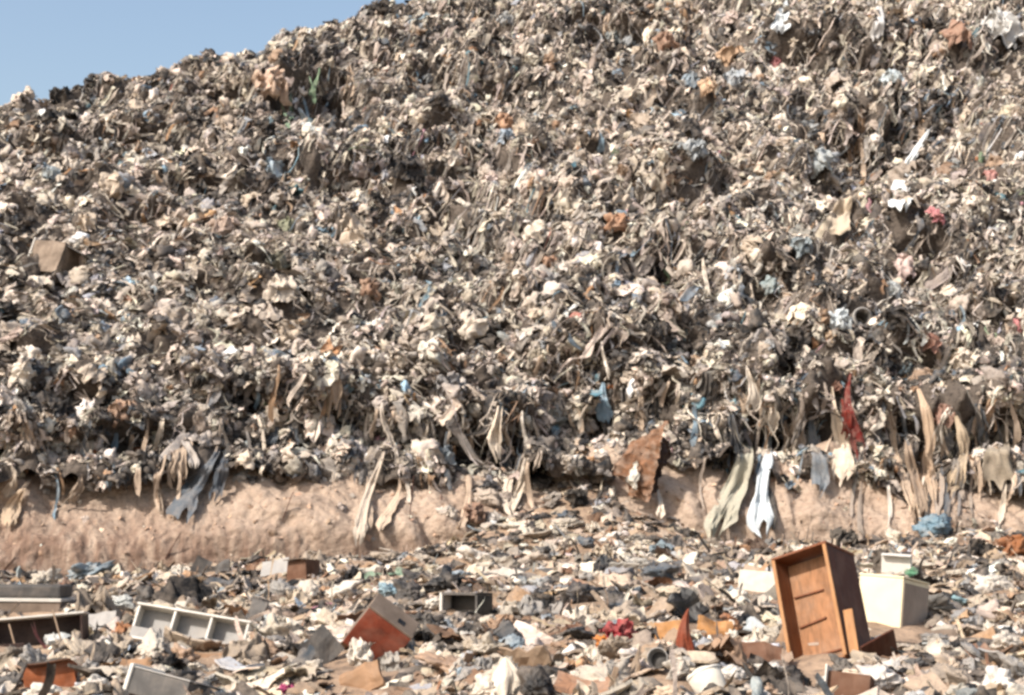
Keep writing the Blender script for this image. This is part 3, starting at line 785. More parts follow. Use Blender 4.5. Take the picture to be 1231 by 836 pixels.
def rnd_rot(): return (random.uniform(0, 6.3), random.uniform(0, 6.3), random.uniform(0, 6.3))

def lump(u, v, w, h, hexc, label, kind='bag', name=None, cat=None, ref=None, clear=.8, rot=None, k=None):
    """a named bag or cloth that shows w by h pixels in the photograph"""
    q = v + h*.35; P, n, z = at(u, q)
    while P is None: q += 4; P, n, z = at(u, q)
    s = P.y/FPX
    src = BAG_HI if kind == 'bag' and z != 'hill' else CLOTH_HI
    me = src[(int(u*3 + v) if k is None else k) % len(src)]
    if clear: CLEAR.append((P.x, P.y, P.z, w*.5*s*clear, .5 if z == 'flat' else .0))
    o = item(name or ('plastic_bag' if kind == 'bag' else 'crumpled_cloth'), me, P + Vector((0, -.05, h*(.12 if z == 'hill' else .28)*s)),
             rot or ((R(55) if kind != 'bag' or z == 'hill' else random.uniform(-.3, .3)), random.uniform(-.2, .2), random.uniform(-.4, .4)), (1, 1, 1), hexc, label, cat or ('bag' if kind == 'bag' else 'cloth'), None, ref, (u, v))
    co = np.array([x.co[:] for x in me.vertices]) @ np.array(o.rotation_euler.to_matrix()).T
    e = co.max(0) - co.min(0)
    k_ = .5*(w*s/e[0] + h*s/e[2])
    o.scale = (k_,)*3
    return o

lump(1122, 631, 54, 36, '#667f8c', 'blue-grey plastic bag lying at the foot of the sand bank', ref='the blue-grey bag', k=3)
lump(1012, 652, 48, 24, '#4b4640', 'dark crumpled cloth on the rubbish behind the wooden cabinet', 'cloth', ref='the dark cloth behind the cabinet')
lump(1062, 678, 46, 26, '#4a433c', 'dark ragged cloth bunched behind the cream box', 'cloth')
lump(1218, 655, 40, 34, '#96603c', 'rust-orange crumpled cloth at the foot of the sand bank', 'cloth', ref='the rust-orange cloth')
lump(1096, 688, 22, 16, '#4f7a5c', 'small green plastic bag lying on the cream box', ref='the small green bag', clear=0)
lump(1112, 728, 48, 36, '#5a5854', 'grey-black bag slumped against the shaded side of the cream box', clear=.5)
lump(1150, 720, 18, 14, '#86a3a8', 'small pale blue-green bag right of the cream box')
lump(905, 660, 46, 24, '#3f2f26', 'dark brown crumpled cloth below the long white hanging sheet', 'cloth')
lump(868, 690, 34, 20, '#4d4f50', 'dark grey bag left of the white foam block')
lump(745, 764, 60, 32, '#8e2f36', 'dark red and pink crumpled net lying on pale rubbish', 'cloth', 'crumpled_net', 'net', ref='the red net')
lump(722, 770, 22, 20, '#c27a3c', 'small orange cloth at the left end of the red net', 'cloth')
lump(466, 708, 26, 24, '#8fb0be', 'light blue round bag between the pale bundles and the black bag', ref='the light blue bag', k=1)
lump(492, 712, 38, 36, '#2a2a2b', 'black wrinkled bag right of the light blue bag', ref='the black bag by the light blue bag')
lump(412, 711, 56, 28, '#d9cfc1', 'long pale bundle lying above the red drawer', ref='the long pale bundle', k=2)
lump(372, 712, 44, 24, '#cfc3b3', 'smaller pale bundle lying left of the long pale bundle')
lump(435, 786, 42, 36, '#d5cabb', 'pale grey cloth with a peak hanging over the red drawer', 'cloth', ref='the peaked pale cloth', clear=.5)
lump(468, 795, 40, 22, '#8f8a82', 'grey cloth bunched against the lower right of the red drawer', 'cloth')
lump(520, 725, 24, 20, '#d9d0c2', 'white crumpled bag on the left of the television casing')
lump(585, 825, 40, 34, '#d8cbb9', 'pale sack lying at the foot of the tall white sack')
lump(645, 824, 72, 34, '#191717', 'large black bag right of the tall white sack', ref='the large black bag', k=4)
lump(695, 712, 56, 34, '#26272b', 'shiny black bag behind the red net', ref='the shiny black bag', k=5)
lump(735, 700, 40, 40, '#cbb49e', 'rounded tan bag standing right of the shiny black bag')
lump(740, 720, 44, 18, '#2c2b2b', 'flat black bag in front of the rounded tan bag')
lump(790, 688, 54, 28, '#4b5157', 'dark slate bag with folds behind the black corner board', ref='the dark slate bag')
lump(760, 680, 40, 22, '#b9b4ab', 'pale grey bag left of the dark slate bag')
lump(570, 668, 52, 26, '#d5cabd', 'pale rounded bag at the foot of the sand bank', ref='the pale rounded bag')
lump(548, 692, 36, 18, '#8d98a0', 'grey-blue flattened bag below the pale rounded bag')
lump(640, 672, 46, 20, '#b7a797', 'beige flattened bag left of the long grey sheet')
lump(693, 597, 36, 26, '#33312f', 'black ragged cloth on the spill of rubbish up the sand bank', 'cloth', ref='the black cloth on the spill')
lump(705, 652, 22, 16, '#4b565f', 'small dark blue-grey bag on the spill of rubbish')
lump(735, 645, 26, 18, '#dcd2c6', 'small white bag on the spill of rubbish')
lump(600, 530, 1, 1, '#8e8e8e', 'x', 'cloth') if False else None
lump(570, 617, 30, 34, '#6b3f2a', 'red-brown cloth lying in a gully of the sand bank', 'cloth', ref='the red-brown cloth on the bank')
lump(585, 595, 34, 30, '#a99a8c', 'grey-beige bag lodged near the top of the sand bank')
lump(345, 829, 28, 16, '#b04a74', 'small magenta cloth by the slate board', 'cloth', ref='the magenta cloth')
lump(60, 836, 70, 24, '#d9d0c2', 'white lumpy bag in front of the rust-orange carton')
lump(118, 822, 40, 26, '#ded5c8', 'white lumpy bag right of the rust-orange carton')
lump(70, 768, 40, 24, '#c9ccca', 'pale bag under the right end of the dark brown crate', clear=.4)
lump(20, 790, 44, 22, '#a9c0c8', 'pale blue torn film in front of the dark brown crate', 'cloth')
lump(120, 728, 44, 24, '#2f2f31', 'black bag between the mattress slab and the compartment tray', ref='the black bag by the tray')
lump(178, 718, 46, 20, '#35322f', 'black bag behind the compartment tray')
lump(148, 722, 34, 26, '#b9bcb8', 'pale grey bag behind the left end of the compartment tray')
lump(385, 742, 40, 22, '#d8cdbf', 'pale bag behind the slate board')
lump(330, 742, 44, 22, '#c9b5a3', 'beige bag right of the compartment tray')
lump(240, 765, 40, 20, '#c8b29c', 'tan paper bag stuffed into the compartment tray', clear=0)
lump(950, 812, 60, 32, '#1c1b1c', 'black shiny bag below the wooden cabinet', ref='the black bag below the cabinet', k=6)
lump(925, 806, 40, 24, '#d9d2c8', 'white bag left of the black bag below the cabinet')
lump(1050, 815, 52, 34, '#d8cfc6', 'large white bag below the cream box', ref='the large white bag')
lump(1012, 800, 44, 20, '#5a554f', 'grey bag at the foot of the wooden cabinet')
lump(1190, 700, 60, 30, '#d5cbbe', 'large pale bag right of the cream box', ref='the large pale bag')
lump(1160, 745, 60, 24, '#8c8a88', 'long grey bag in front of the cream box')
lump(1205, 770, 44, 30, '#cfc4b6', 'pale bag right of the tan plank')
lump(1140, 800, 50, 30, '#c7b29c', 'tan crumpled bag below the tan plank')
lump(1200, 820, 60, 30, '#e0d8cd', 'white torn bag right of the tan crumpled bag')
lump(815, 800, 30, 40, '#bfb6aa', 'grey-white film hanging between the dark pot and the white tub', 'cloth')
lump(880, 806, 36, 28, '#d9d0c5', 'white bag right of the white tub')
lump(800, 830, 44, 20, '#cdb59b', 'tan flat bag in front of the dark pot')
lump(830, 722, 30, 16, '#d8cfc3', 'white bag above the black corner board', clear=.3)
# on the slope
for u, v, w, h, c, lab, kd, ref in [
    (1125, 256, 26, 16, '#b8536c', 'pink plastic bag high on the rubbish slope', 'bag', 'the pink bag'),
    (963, 291, 30, 24, '#5f8596', 'blue-green bag on the rubbish slope left of the pink bag', 'bag', 'the blue-green bag'),
    (1008, 381, 34, 26, '#b9cdd8', 'pale blue bag on the left of the dark pipe end', 'bag', 'the pale blue bag'),
    (1056, 379, 24, 20, '#b4c2cb', 'pale blue-grey bag on the right of the dark pipe end', 'bag', None),
    (1115, 406, 26, 26, '#7c3020', 'rust-red cloth on the lower slope', 'cloth', 'the rust-red cloth'),
    (926, 338, 24, 22, '#5f8792', 'teal bag above a dark hollow of the slope', 'bag', 'the teal bag'),
    (822, 398, 16, 22, '#4e7c80', 'small dark teal bag on the mid slope', 'bag', 'the small teal bag'),
    (608, 160, 26, 18, '#7d9fb8', 'light blue bag high on the rubbish slope', 'bag', 'the high light blue bag'),
    (329, 196, 16, 34, '#9dbfd4', 'upright sky blue bag on the upper slope', 'bag', 'the sky blue bag'),
    (880, 64, 40, 30, '#b08a66', 'orange-tan cloth near the top of the slope', 'cloth', 'the orange-tan cloth'),
    (885, 90, 40, 22, '#8ea3b2', 'grey-blue bag below the orange-tan cloth', 'bag', None),
    (1071, 90, 26, 24, '#b7cfdb', 'pale blue bag near the top of the slope', 'bag', 'the high pale blue bag'),
    (832, 92, 20, 24, '#54809a', 'mid blue bag near the top of the slope', 'bag', 'the mid blue bag'),
    (850, 100, 28, 20, '#c5a07c', 'tan orange bag below the orange-tan cloth on its left', 'bag', None),
    (742, 263, 34, 24, '#a06a44', 'orange cloth in the middle of the slope', 'cloth', 'the orange cloth'),
    (660, 312, 24, 24, '#8a5a3c', 'brown cloth in the middle of the slope', 'cloth', 'the brown cloth'),
    (487, 192, 40, 34, '#1d2024', 'black bag in the upper middle of the slope', 'bag', 'the black slope bag'),
    (785, 321, 28, 28, '#191a1c', 'black bag in a hollow of the mid slope', 'bag', 'the black hollow bag'),
    (672, 262, 26, 18, '#3a3a3b', 'dark bag beside a white scrap on the mid slope', 'bag', None),
    (345, 267, 26, 20, '#5d7457', 'faded green bag on the left slope', 'bag', 'the faded green bag'),
    (330, 315, 44, 26, '#3e5040', 'dark green net bunched on the left slope', 'cloth', 'the dark green net'),
    (325, 92, 40, 52, '#c7a892', 'pale pinkish cloth draped near the ridge', 'cloth', 'the pinkish cloth'),
    (1200, 25, 58, 44, '#c6cdd0', 'large white sheet hung over the top right of the slope', 'cloth', 'the large white sheet'),
    (62, 205, 20, 20, '#8fa8b4', 'faded blue bag on the far left slope', 'bag', 'the faded blue bag'),
    (530, 108, 1, 1, '#000000', '', '', None),
    (740, 40, 24, 26, '#6f8b97', 'grey-blue bag under a ledge near the top', 'bag', 'the ledge bag'),
    (800, 45, 34, 24, '#7d513a', 'rust-brown cloth near the top of the slope', 'cloth', 'the rust-brown cloth'),
    (605, 140, 20, 40, '#a9754f', 'tan orange cloth above the high light blue bag', 'cloth', None),
    (1150, 30, 24, 44, '#7d4a34', 'red-brown cloth left of the large white sheet', 'cloth', None),
    (932, 72, 12, 18, '#a8445c', 'small crimson scrap below a white hanging sheet', 'cloth', None),
    (1190, 210, 20, 14, '#a85a60', 'small reddish scrap right of the long white hanging sheet', 'cloth', None),
    (1085, 315, 40, 22, '#d6bcb8', 'pale pinkish bag below the pink bag', 'bag', None),
    (1070, 345, 30, 18, '#a9bac2', 'pale grey-blue cloth above the dark pipe end', 'cloth', None),
    (445, 340, 24, 26, '#7a4f34', 'brown torn cloth on the mid-left slope', 'cloth', 'the brown torn cloth'),
    (270, 265, 30, 34, '#a58f84', 'mauve-grey cloth on the left slope', 'cloth', 'the mauve-grey cloth'),
    (245, 370, 40, 26, '#d0c8bb', 'white bag on the left slope', 'bag', 'the white slope bag'),
    (395, 408, 24, 18, '#e0d8ca', 'bright white scrap of film on the mid-left slope', 'cloth', None),
    (180, 330, 24, 24, '#c9c6c0', 'white bag with a dark hollow on the left slope', 'bag', None),
    (335, 340, 46, 26, '#c2b8aa', 'long pale bag below the dark green net', 'bag', None),
    (533, 541, 20, 34, '#3f6f86', 'deep blue cloth hanging over the sand bank', 'cloth', 'the deep blue cloth'),
    (540, 455, 24, 40, '#51606c', 'dark slate cloth above the deep blue cloth', 'cloth', None),
    (1225, 385, 12, 20, '#b03a5a', 'crimson cloth on the far right slope', 'cloth', None),
    (1085, 438, 18, 22, '#4f7f8f', 'blue-green cloth left of the rust-red cloth', 'cloth', None),
    (985, 185, 26, 40, '#8aa2ad', 'grey-blue cloth trailing below the right-hand hollow', 'cloth', None),
    (835, 175, 30, 26, '#8da0ab', 'grey-blue film on the upper right slope', 'bag', 'the grey-blue film'),
    (1138, 490, 22, 34, '#6e2f22', 'dark red cloth in the lower scarp of rubbish', 'cloth', 'the dark red cloth'),
    (1003, 462, 18, 14, '#7e3a26', 'rust-red scrap left of the red hanging cloth', 'cloth', None),
    (72, 116, 52, 14, '#34312e', 'dark bundle lying on the left ridge', 'bag', 'the dark ridge bundle'),
    (75, 134, 26, 12, '#b3a896', 'pale bag below the dark ridge bundle', 'bag', None),
    (150, 490, 46, 18, '#a67f66', 'terracotta brown cloth on the lower left slope', 'cloth', 'the terracotta cloth'),
    ]:
    if lab: lump(u, v, w*1.15, h*1.15, c, lab, kd, ref=ref)

# the brown folded sheet over the edge of the bank
P, s = place(770, 600, 30)
t = thing('folded_sheet', 'brown folded cardboard sheet slumped over the edge of the sand bank', 'cardboard', P + Vector((0, -.15, 0)), ref='the brown folded sheet', uv=(768, 560))
def fold(name, pts, mat, th=.03):
    """a thick bent sheet through rows of picture-like offsets (right, forward, up) in pixels at this distance"""
    A = np.array(pts, float)*s; nr, nc = A.shape[:2]
    fine = []
    for i in range(nr-1):
        for q in np.linspace(0, 1, 14)[:None if i == nr-2 else -1]: fine.append(A[i]*(1-q) + A[i+1]*q)
    A = np.array(fine); fine = []
    for j in range(nc-1):
        for q in np.linspace(0, 1, 22)[:None if j == nc-2 else -1]: fine.append(A[:, j]*(1-q) + A[:, j+1]*q)
    A = np.stack(fine, 1); nr, nc = A.shape[:2]; V = A.reshape(-1, 3)*np.array([1, -1, 1]); V = V + np.stack([.10*perlin(V/.34 + q) + .10*np.abs(perlin(V/.19 + q*7)) + .03*perlin(V/.07 + q*3) for q in (1.3, 2.6, 3.9)], 1)
    F = grid_faces(nr, nc); B = V + np.array([0, th, -th*.3]); n = len(V)
    loop = list(range(nc)) + [i*nc + nc-1 for i in range(1, nr)] + [(nr-1)*nc + j for j in range(nc-2, -1, -1)] + [i*nc for i in range(nr-2, 0, -1)]
    Sd = np.array([[loop[k], loop[(k+1) % len(loop)], loop[(k+1) % len(loop)] + n, loop[k] + n] for k in range(len(loop))])
    return mesh_arrays(name, np.concatenate([V, B]), np.concatenate([F, F[:, ::-1] + n, Sd]), mat, smooth=True, parent=t)
fold('sheet', [[(4, 0, 76), (34, 4, 92)], [(-30, 12, 50), (20, 26, 70)], [(-36, 20, 30), (12, 34, 24)], [(-20, 16, 6), (0, 30, -4)]], FOLDED)
fold('torn_lining', [[(-16, 34, 44), (-6, 36, 46)], [(-22, 36, 26), (-8, 38, 22)], [(-16, 34, 8), (-12, 36, 6)]], WHITE, .01)
fold('hollow_shade', [[(22, 10, 72), (36, 4, 66)], [(16, 14, 40), (30, 2, 40)], [(6, 12, 4), (18, 2, 10)]], BROWNBLACK)  # near-black sheet standing in for the shaded hollow on the right

# ------------------------------------------------------------------ hanging rags
def rag(u, v, u2, v2, wpx, hexc, label=None, ribbon=False, ref=None, out=.10, name='hanging_rag', cat='rag', mesh=None):
    """a limp rag that hangs from one spot of the rubbish and drapes over what lies below it; a mesh of its own"""
    nt_ = 22; ph = random.uniform(0, 99); path = []; y = None; s = None
    am = random.uniform(.03, .10)*(v2 - v)
    for k in range(nt_):
        t = k/(nt_-1)
        uu = u + (u2 - u)*t**1.1 + am*(math.sin(t*random.uniform(4.0, 4.6) + ph) - math.sin(ph)); vv = v + (v2 - v)*t
        P, n, z = at(uu, min(vv, 835))
        if P is None:
            if y is None: return None
            ys = y
        else: ys = P.y
        y = ys if y is None else min(ys, y + .012)
        d = ray(uu, vv); yy = y - out*(.25 + .75*min(1, t*5)) + .02*math.sin(t*9 + ph)
        path.append((d.x/d.y*yy, yy, CAM_Z + d.z/d.y*yy))
    path = np.array(path); s = path[0, 1]/FPX
    if label:
        for p in path[2:-1:2]: CLEAR.append((p[0], p[1], p[2], max(.06, .42*wpx*s), .30))
    nc = 5 if ribbon else 13; nr = 30
    t, q = np.meshgrid(np.linspace(0, 1, nr), np.linspace(-1, 1, nc), indexing='ij')
    seed = ph
    ends = 1 - (.12 if ribbon else .45 if label is None else .22)*np.clip(np.abs(perlin(np.stack([q*(2.6 if label is None else 1.5) + seed, q*0 + 2.3, q*0 + .5], -1)))*2.4, 0, 1)
    tt = t*ends
    C = np.stack([np.interp(tt, np.linspace(0, 1, nt_), path[:, c]) for c in range(3)], -1)
    w = .5*wpx*s*(np.clip(.42 + .75*tt**.7, 0, 1.05) if label is None else np.clip(.15 + .95*tt**.9, 0, 1.1))*(1 + .6*perlin(np.stack([tt*3.2 + seed, tt*0 + .4, tt*0 + .6], -1)))
    w *= np.clip((1.03 - tt)*5, .45, 1)
    f1, f2 = (.9, 2.) if ribbon else (1.9, 4.2) if label is None else (1.15, 2.9)
    pl = perlin(np.stack([q*f1 + seed, tt*2.2, q*0 + .3], -1)) + .5*perlin(np.stack([q*f2 + seed, tt*4.4 + 5, q*0 + 3.3], -1))
    fray = .16*w*perlin(np.stack([q*3 + seed, tt*7, q*0 + 9.1], -1))
    C[..., 0] += q*w + fray
    C[..., 1] -= pl*wpx*s*(.36 if label is None else .24) + .01
    C[..., 2] += .10*w*q*math.sin(ph) + .12*w*perlin(np.stack([q*2 + seed, tt*6, q*0 + 4.7], -1))
    V = C.reshape(-1, 3); base = V[nc//2].copy()
    o = mesh_arrays(name, V - base, grid_faces(nr, nc), M_CLOTH, smooth=True)
    o.location = base
    c = lin(hexc); k = math.exp(random.gauss(0, .10)) if label is None else 1
    o.color = (*[min(.85, x*k) for x in c], 1)
    if label: tag(o, label, cat)
    if ref: REFS.append((ref, u2, (v+v2)/2))
    return o

for a_ in [
    (945, 0, 938, 42, 26, '#c3c8ca', 'short white sheet hanging at the top of the slope', 'the short white hanging sheet'),
    (1054, -6, 1052, 52, 14, '#b9b7b4', 'narrow grey-white strip hanging at the top of the slope', None),
    (1116, 156, 1086, 266, 20, '#d2d4d2', 'long white sheet hanging from the dark hollow of the upper slope', 'the long white hanging sheet'),
    (846, 14, 860, 54, 10, '#bcb2a5', 'pale strip hanging in a hollow near the top', None),
    (262, 540, 226, 632, 36, '#5c6166', 'long slate grey cloth hanging over the sand bank', 'the slate hanging cloth'),
    (275, 540, 252, 606, 20, '#474c52', 'dark grey cloth beside the slate hanging cloth', None),
    (222, 515, 224, 566, 18, '#a49b92', 'pale grey strip at the top of the bank left of the slate cloth', None),
    (462, 540, 432, 664, 17, '#b3a595', 'long thin pale netting hanging right down the sand bank', 'the pale netting'),
    (460, 480, 462, 560, 10, '#bfb3a5', 'thin pale strand above the pale netting', None),
    (628, 494, 626, 556, 9, '#ddd3c4', 'thin white strip hanging in a black hollow above the bank', 'the thin white strip'),
    (640, 520, 640, 568, 8, '#b3a597', 'thin beige strip right of the thin white strip', None),
    (900, 535, 866, 652, 34, '#a5a08f', 'long grey-green printed sack hanging down the bank', 'the grey-green sack'),
    (925, 545, 926, 654, 28, '#bcc3c5', 'bright white sheet hanging to the foot of the bank', 'the bright white hanging sheet'),
    (897, 440, 898, 500, 16, '#d0c4b4', 'pale cone-shaped cloth above the grey-green sack', None),
    (1000, 465, 997, 588, 24, '#cdbca7', 'long cream cloth hanging left of the red hanging cloth', 'the long cream cloth'),
    (1024, 443, 1022, 556, 16, '#642420', 'dark red cloth hanging over the bank with pink edges', 'the red hanging cloth'),
    (1012, 480, 1016, 530, 14, '#6e2a22', 'shorter dark red strip beside the red hanging cloth', None),
    (1076, 520, 1082, 640, 16, '#b39d87', 'long tan strip hanging to the foot of the bank', 'the long tan strip'),
    (1100, 460, 1140, 612, 20, '#b29a82', 'very long slanting tan cloth right of the red hanging cloth', 'the slanting tan cloth'),
    (1150, 520, 1146, 598, 24, '#a8967f', 'wide beige cloth hanging by the slanting tan cloth', None),
    (1090, 540, 1096, 632, 20, '#8d7a68', 'brown-grey cloth hanging beside the long tan strip', None),
    (975, 520, 968, 606, 18, '#6f7478', 'grey-blue cloth hanging right of the bright white sheet', None),
    (1205, 510, 1206, 596, 34, '#8f8474', 'wide grey-brown cloth hanging at the far right of the bank', 'the far right cloth'),
    (1170, 520, 1150, 590, 22, '#7b746c', 'grey cloth hanging left of the far right cloth', None),
    (480, 575, 466, 640, 14, '#b7a38e', 'thin beige netting on the bank right of the pale netting', None),
    (562, 560, 556, 640, 12, '#b39d88', 'thin tan strip down the bank left of the red-brown cloth', None),
    (790, 585, 792, 625, 10, '#d2c4b2', 'thin white strip hanging below the brown folded sheet', None),
    (384, 80, 374, 116, 7, '#7d9478', 'thin faded green shred hanging near the ridge', 'the green shred'),
    (372, 92, 378, 128, 6, '#7d9478', 'thin green shred hanging left of the topmost green shred', None),
    (350, 112, 342, 150, 8, '#82967c', 'longer grey-green shred lower than the other green shreds', None),
    (336, 120, 348, 160, 6, '#82967c', 'leftmost narrow grey-green shred below the ridge', None),
    (360, 130, 372, 160, 18, '#c9cdc8', 'pale strip hanging between the green shreds', None),
    (1018, 225, 1010, 290, 34, '#b5a590', 'wide beige cloth hanging in the right-hand hollow', 'the beige hollow cloth'),
    (845, 310, 848, 360, 8, '#c9bdac', 'thin pale strip hanging on the mid-right slope', None),
    (902, 340, 900, 378, 9, '#b7aa9a', 'thin beige strip by the teal bag', None),
    (1008, 350, 1012, 330, 1, '#000000', None, None),
    (725, 460, 730, 515, 18, '#7f95a3', 'blue-grey strip hanging in the mid lower scarp', None),
    (15, 560, 10, 600, 16, '#9a8c7c', 'beige rag at the far left of the bank', None),
    (38, 575, 4, 640, 20, '#ab967f', 'long tan rag trailing down the far left of the bank', None),
    (98, 570, 82, 610, 20, '#8a7b6c', 'brown-grey rag on the left of the bank', None),
    ]:
    if a_[6] and a_[0] > 600 and 510 < a_[1] < 580: a_ = (a_[0], a_[1] - 20, *a_[2:])
    if a_[6]: rag(*a_[:7], ref=a_[7], out=.42 if a_[1] < 430 else .20)

RAGCOL = [(7, '#b09c88', 'beige'), (5, '#93867a', 'grey-beige'), (5, '#c9bba9', 'pale'), (4, '#6f6a66', 'grey'), (4, '#3a3938', 'black'), (3, '#54585c', 'slate grey'),
          (2, '#8a7058', 'brown'), (1, '#6d7f8a', 'grey-blue'), (1.2, '#d6ccbe', 'white')]
def pick_col(tab):
    return random.choices(tab, [t[0] for t in tab])[0]
weights = [w_*h_*(1.5 if v_ > 420 else .8) for (u_, v_, w_, h_, A__) in SCARPS]
n_rag = 0
while n_rag < 258:
    long_ = n_rag < 34
    if long_:
        u = random.uniform(840, 1231) if random.random() < .75 else random.uniform(0, 620); v = random.uniform(480, 548); dv = random.uniform(60, 125)
    elif random.random() < .5:
        u = random.uniform(-20, 1250); v = 520 + 30*math.sin(u*.013) + random.uniform(-70, 28)
        dv = random.uniform(30, 78)
    else:
        uc, vc, w_, h_, A__ = random.choices(SCARPS, weights)[0]
        u = uc + random.uniform(-1, 1)*w_; v = vc - h_*random.uniform(.1, 1.3); dv = random.uniform(.8, 1.7)*h_
        dv = max(16, min(80, dv))
    P, n, z = at(u, v)
    if z != 'hill' or not (-15 < u < 1245): continue
    rb = long_ or random.random() < .5
    _w, hx, word = pick_col(RAGCOL)
    o = rag(u, v, u + random.uniform(-10, 6), v + dv, random.uniform(3, 7) if rb else random.uniform(8, 20), hx, ribbon=rb, out=random.uniform(.05, .16))
    if o:
        MADE.append((o, 'narrow hanging rag' if rb else 'hanging rag', word, u, v + dv*.5, 'slope', 'rag', 'rags hanging from the rubbish slope')); n_rag += 1

# ------------------------------------------------------------------ countable bags, cloths and card among the rubbish
def spread_on(G, nr, q0, q1, n, power, rad, tries=60):
    rng = np.random.default_rng(n + q0)
    P, nn = sample_grid(G, nr, n*tries, rng, q0, q1, .375, power)
    u, v, d = project(P); got = []
    for p, m_, uu, vv in zip(P, nn, u, v):
        if not (4 < uu < 1228 and 4 < vv < 833): continue
        r_ = rad*math.exp(random.gauss(0, .35))
        if any(math.hypot(p[0]-x, p[1]-y) < (r_*.9 + q_) for x, y, z_, q_, l_ in CLEAR): continue
        k = [c for c in CLEAR if c[4] and p[1] < c[1] and p[1] > c[1]-c[4] and abs(p[0]-c[0]*p[1]/c[1]) < c[3]*.9 + r_*.5]
        if k: continue
        hit, _n, z_ = at(uu, vv)
        if hit is None or (hit - Vector(p)).length > .25: continue
        got.append((p, m_, uu, vv, r_)); CLEAR.append((p[0], p[1], p[2], r_*.5, 0))
        if len(got) == n: break
    return got
BAGCOL = [(8, '#c4b8a7', 'white'), (8, '#b8a893', 'beige'), (7, '#9c8d7c', 'grey-beige'), (4, '#8b8782', 'grey'), (7, '#1e1e1f', 'black'), (3, '#444546', 'dark grey'),
          (1.2, '#8a979d', 'grey-blue'), (1.5, '#917660', 'tan brown'), (.25, '#a06c48', 'orange'), (.12, '#7d4038', 'dull red'), (.1, '#63756a', 'dull green')]
CARDCOL = [(5, '#97806a', 'tan'), (4, '#6f5644', 'brown'), (3, '#b0a597', 'pale grey'), (4, '#45413d', 'dark'), (2, '#ccc3b5', 'white'), (.4, '#8f6040', 'orange-brown')]
SLOPECOL = [(8, '#c2b3a0', 'beige'), (6, '#d6cbbb', 'pale'), (5, '#9f9285', 'grey-beige'), (4, '#7b746d', 'grey'), (5, '#2c2b2b', 'black'), (2, '#4d4b49', 'dark grey'), (1.5, '#8a6c54', 'brown'), (1, '#7f919c', 'grey-blue')]
rowy = lambda y: int(np.searchsorted(FP.reshape(fr, NC, 3)[:, 0, 1], y))
for G, nr, q0, q1, kind, n, power, rad in ((FP, fr, rowy(8), rowy(13.5), 'bag', 90, .6, .12), (FP, fr, rowy(13.5), fr-8, 'bag', 60, .3, .17), (FP, fr, rowy(8), rowy(15), 'cloth', 60, .6, .12), (FP, fr, rowy(15), fr-8, 'cloth', 30, .3, .18),
                                   (FP, fr, rowy(8), rowy(14), 'card', 70, .6, .11), (FP, fr, rowy(14), fr-8, 'card', 40, .3, .14),
                                   (HP, hr, 40, hr-40, 'bag', 60, 1.2, .17), (HP, hr, 40, hr-40, 'cloth', 150, 1.2, .25), (HP, hr, 70, hr-40, 'card', 40, 1.2, .17)):
    zone = 'flat' if G is FP else 'slope'
    for p, m_, uu, vv, r_ in spread_on(G, nr, q0, q1, n, power, rad):
        tab = CARDCOL if kind == 'card' else BAGCOL if zone == 'flat' else SLOPECOL
        _w, hx, word = pick_col(tab)
        nrm = Vector(m_); nrm = nrm if nrm.z > 0 else -nrm
        if kind == 'bag':
            src = BAG_HI if zone == 'flat' else CLOTH_HI
            o = item('plastic_bag', random.choice(src), Vector(p) + nrm*r_*.3, (random.gauss(0, .35), random.gauss(0, .35), random.uniform(0, 6.3)) if zone == 'flat' else rnd_rot(), (r_*random.uniform(.85, 1.25), r_*random.uniform(.8, 1.1), r_*random.uniform(.5, .95)), hx)
            ph = 'crumpled %s bag' % word; cat = 'bag'; grp = 'crumpled bags on the ' + ('flat' if zone == 'flat' else 'slope')
        elif kind == 'cloth':
            M = nrm.to_track_quat('Z', 'Y').to_matrix() @ Matrix.Rotation(random.uniform(0, 6.3), 3, 'Z') @ Matrix.Rotation(random.gauss(0, .35), 3, 'X')
            o = item('crumpled_cloth', random.choice(CLOTH_HI), Vector(p) + nrm*r_*.2, M.to_euler(), r_*random.uniform(.9, 1.3), hx)
            ph = 'wrinkled %s cloth' % word; cat = 'cloth'; grp = 'wrinkled cloths on the ' + ('flat' if zone == 'flat' else 'slope')
        else:
            M = nrm.to_track_quat('Z', 'Y').to_matrix() @ Matrix.Rotation(random.uniform(0, 6.3), 3, 'Z') @ Matrix.Rotation(random.gauss(.35, .5), 3, 'X')
            o = item('cardboard_piece', random.choice(SCRAP), Vector(p) + nrm*r_*.35, M.to_euler(), r_*random.uniform(.7, 1.2), hx)
            ph = 'bent %s card' % word; cat = 'cardboard'; grp = 'pieces of card on the ' + ('flat' if zone == 'flat' else 'slope')
        MADE.append((o, ph, None, uu, vv, zone, cat, grp))

# ------------------------------------------------------------------ labels for the countable pieces: what stands nearest, which side, and which in order
ORD = ['', 'second ', 'third ', 'fourth ', 'fifth ', 'sixth ', 'seventh ', 'eighth ', 'ninth ', 'tenth ', 'eleventh ', 'twelfth ']
buckets = {}
for o, ph, word, u, v, zone, cat, grp in MADE:
    if word: ph = ph.replace('hanging rag', word + ' hanging rag')
    best = min(REFS, key=lambda r_: (r_[1]-u)**2 + ((r_[2]-v)*1.3)**2)
    du, dv = u - best[1], v - best[2]
    if abs(du) > abs(dv): rel = 'right of' if du > 0 else 'left of'
    else: rel = ('in front of' if zone == 'flat' else 'below') if dv > 0 else ('behind' if zone == 'flat' else 'above')
    buckets.setdefault((ph, rel, best[0]), []).append((math.hypot(du, dv), o, cat, grp))
for (ph, rel, ref), rows in buckets.items():
    rows.sort(key=lambda r_: r_[0])
    for k, (d_, o, cat, grp) in enumerate(rows):
        tag(o, f'{"nearest " if len(rows) > 1 and k == 0 else ORD[min(k, 11)]}{ph} {rel} {ref}', cat, grp)
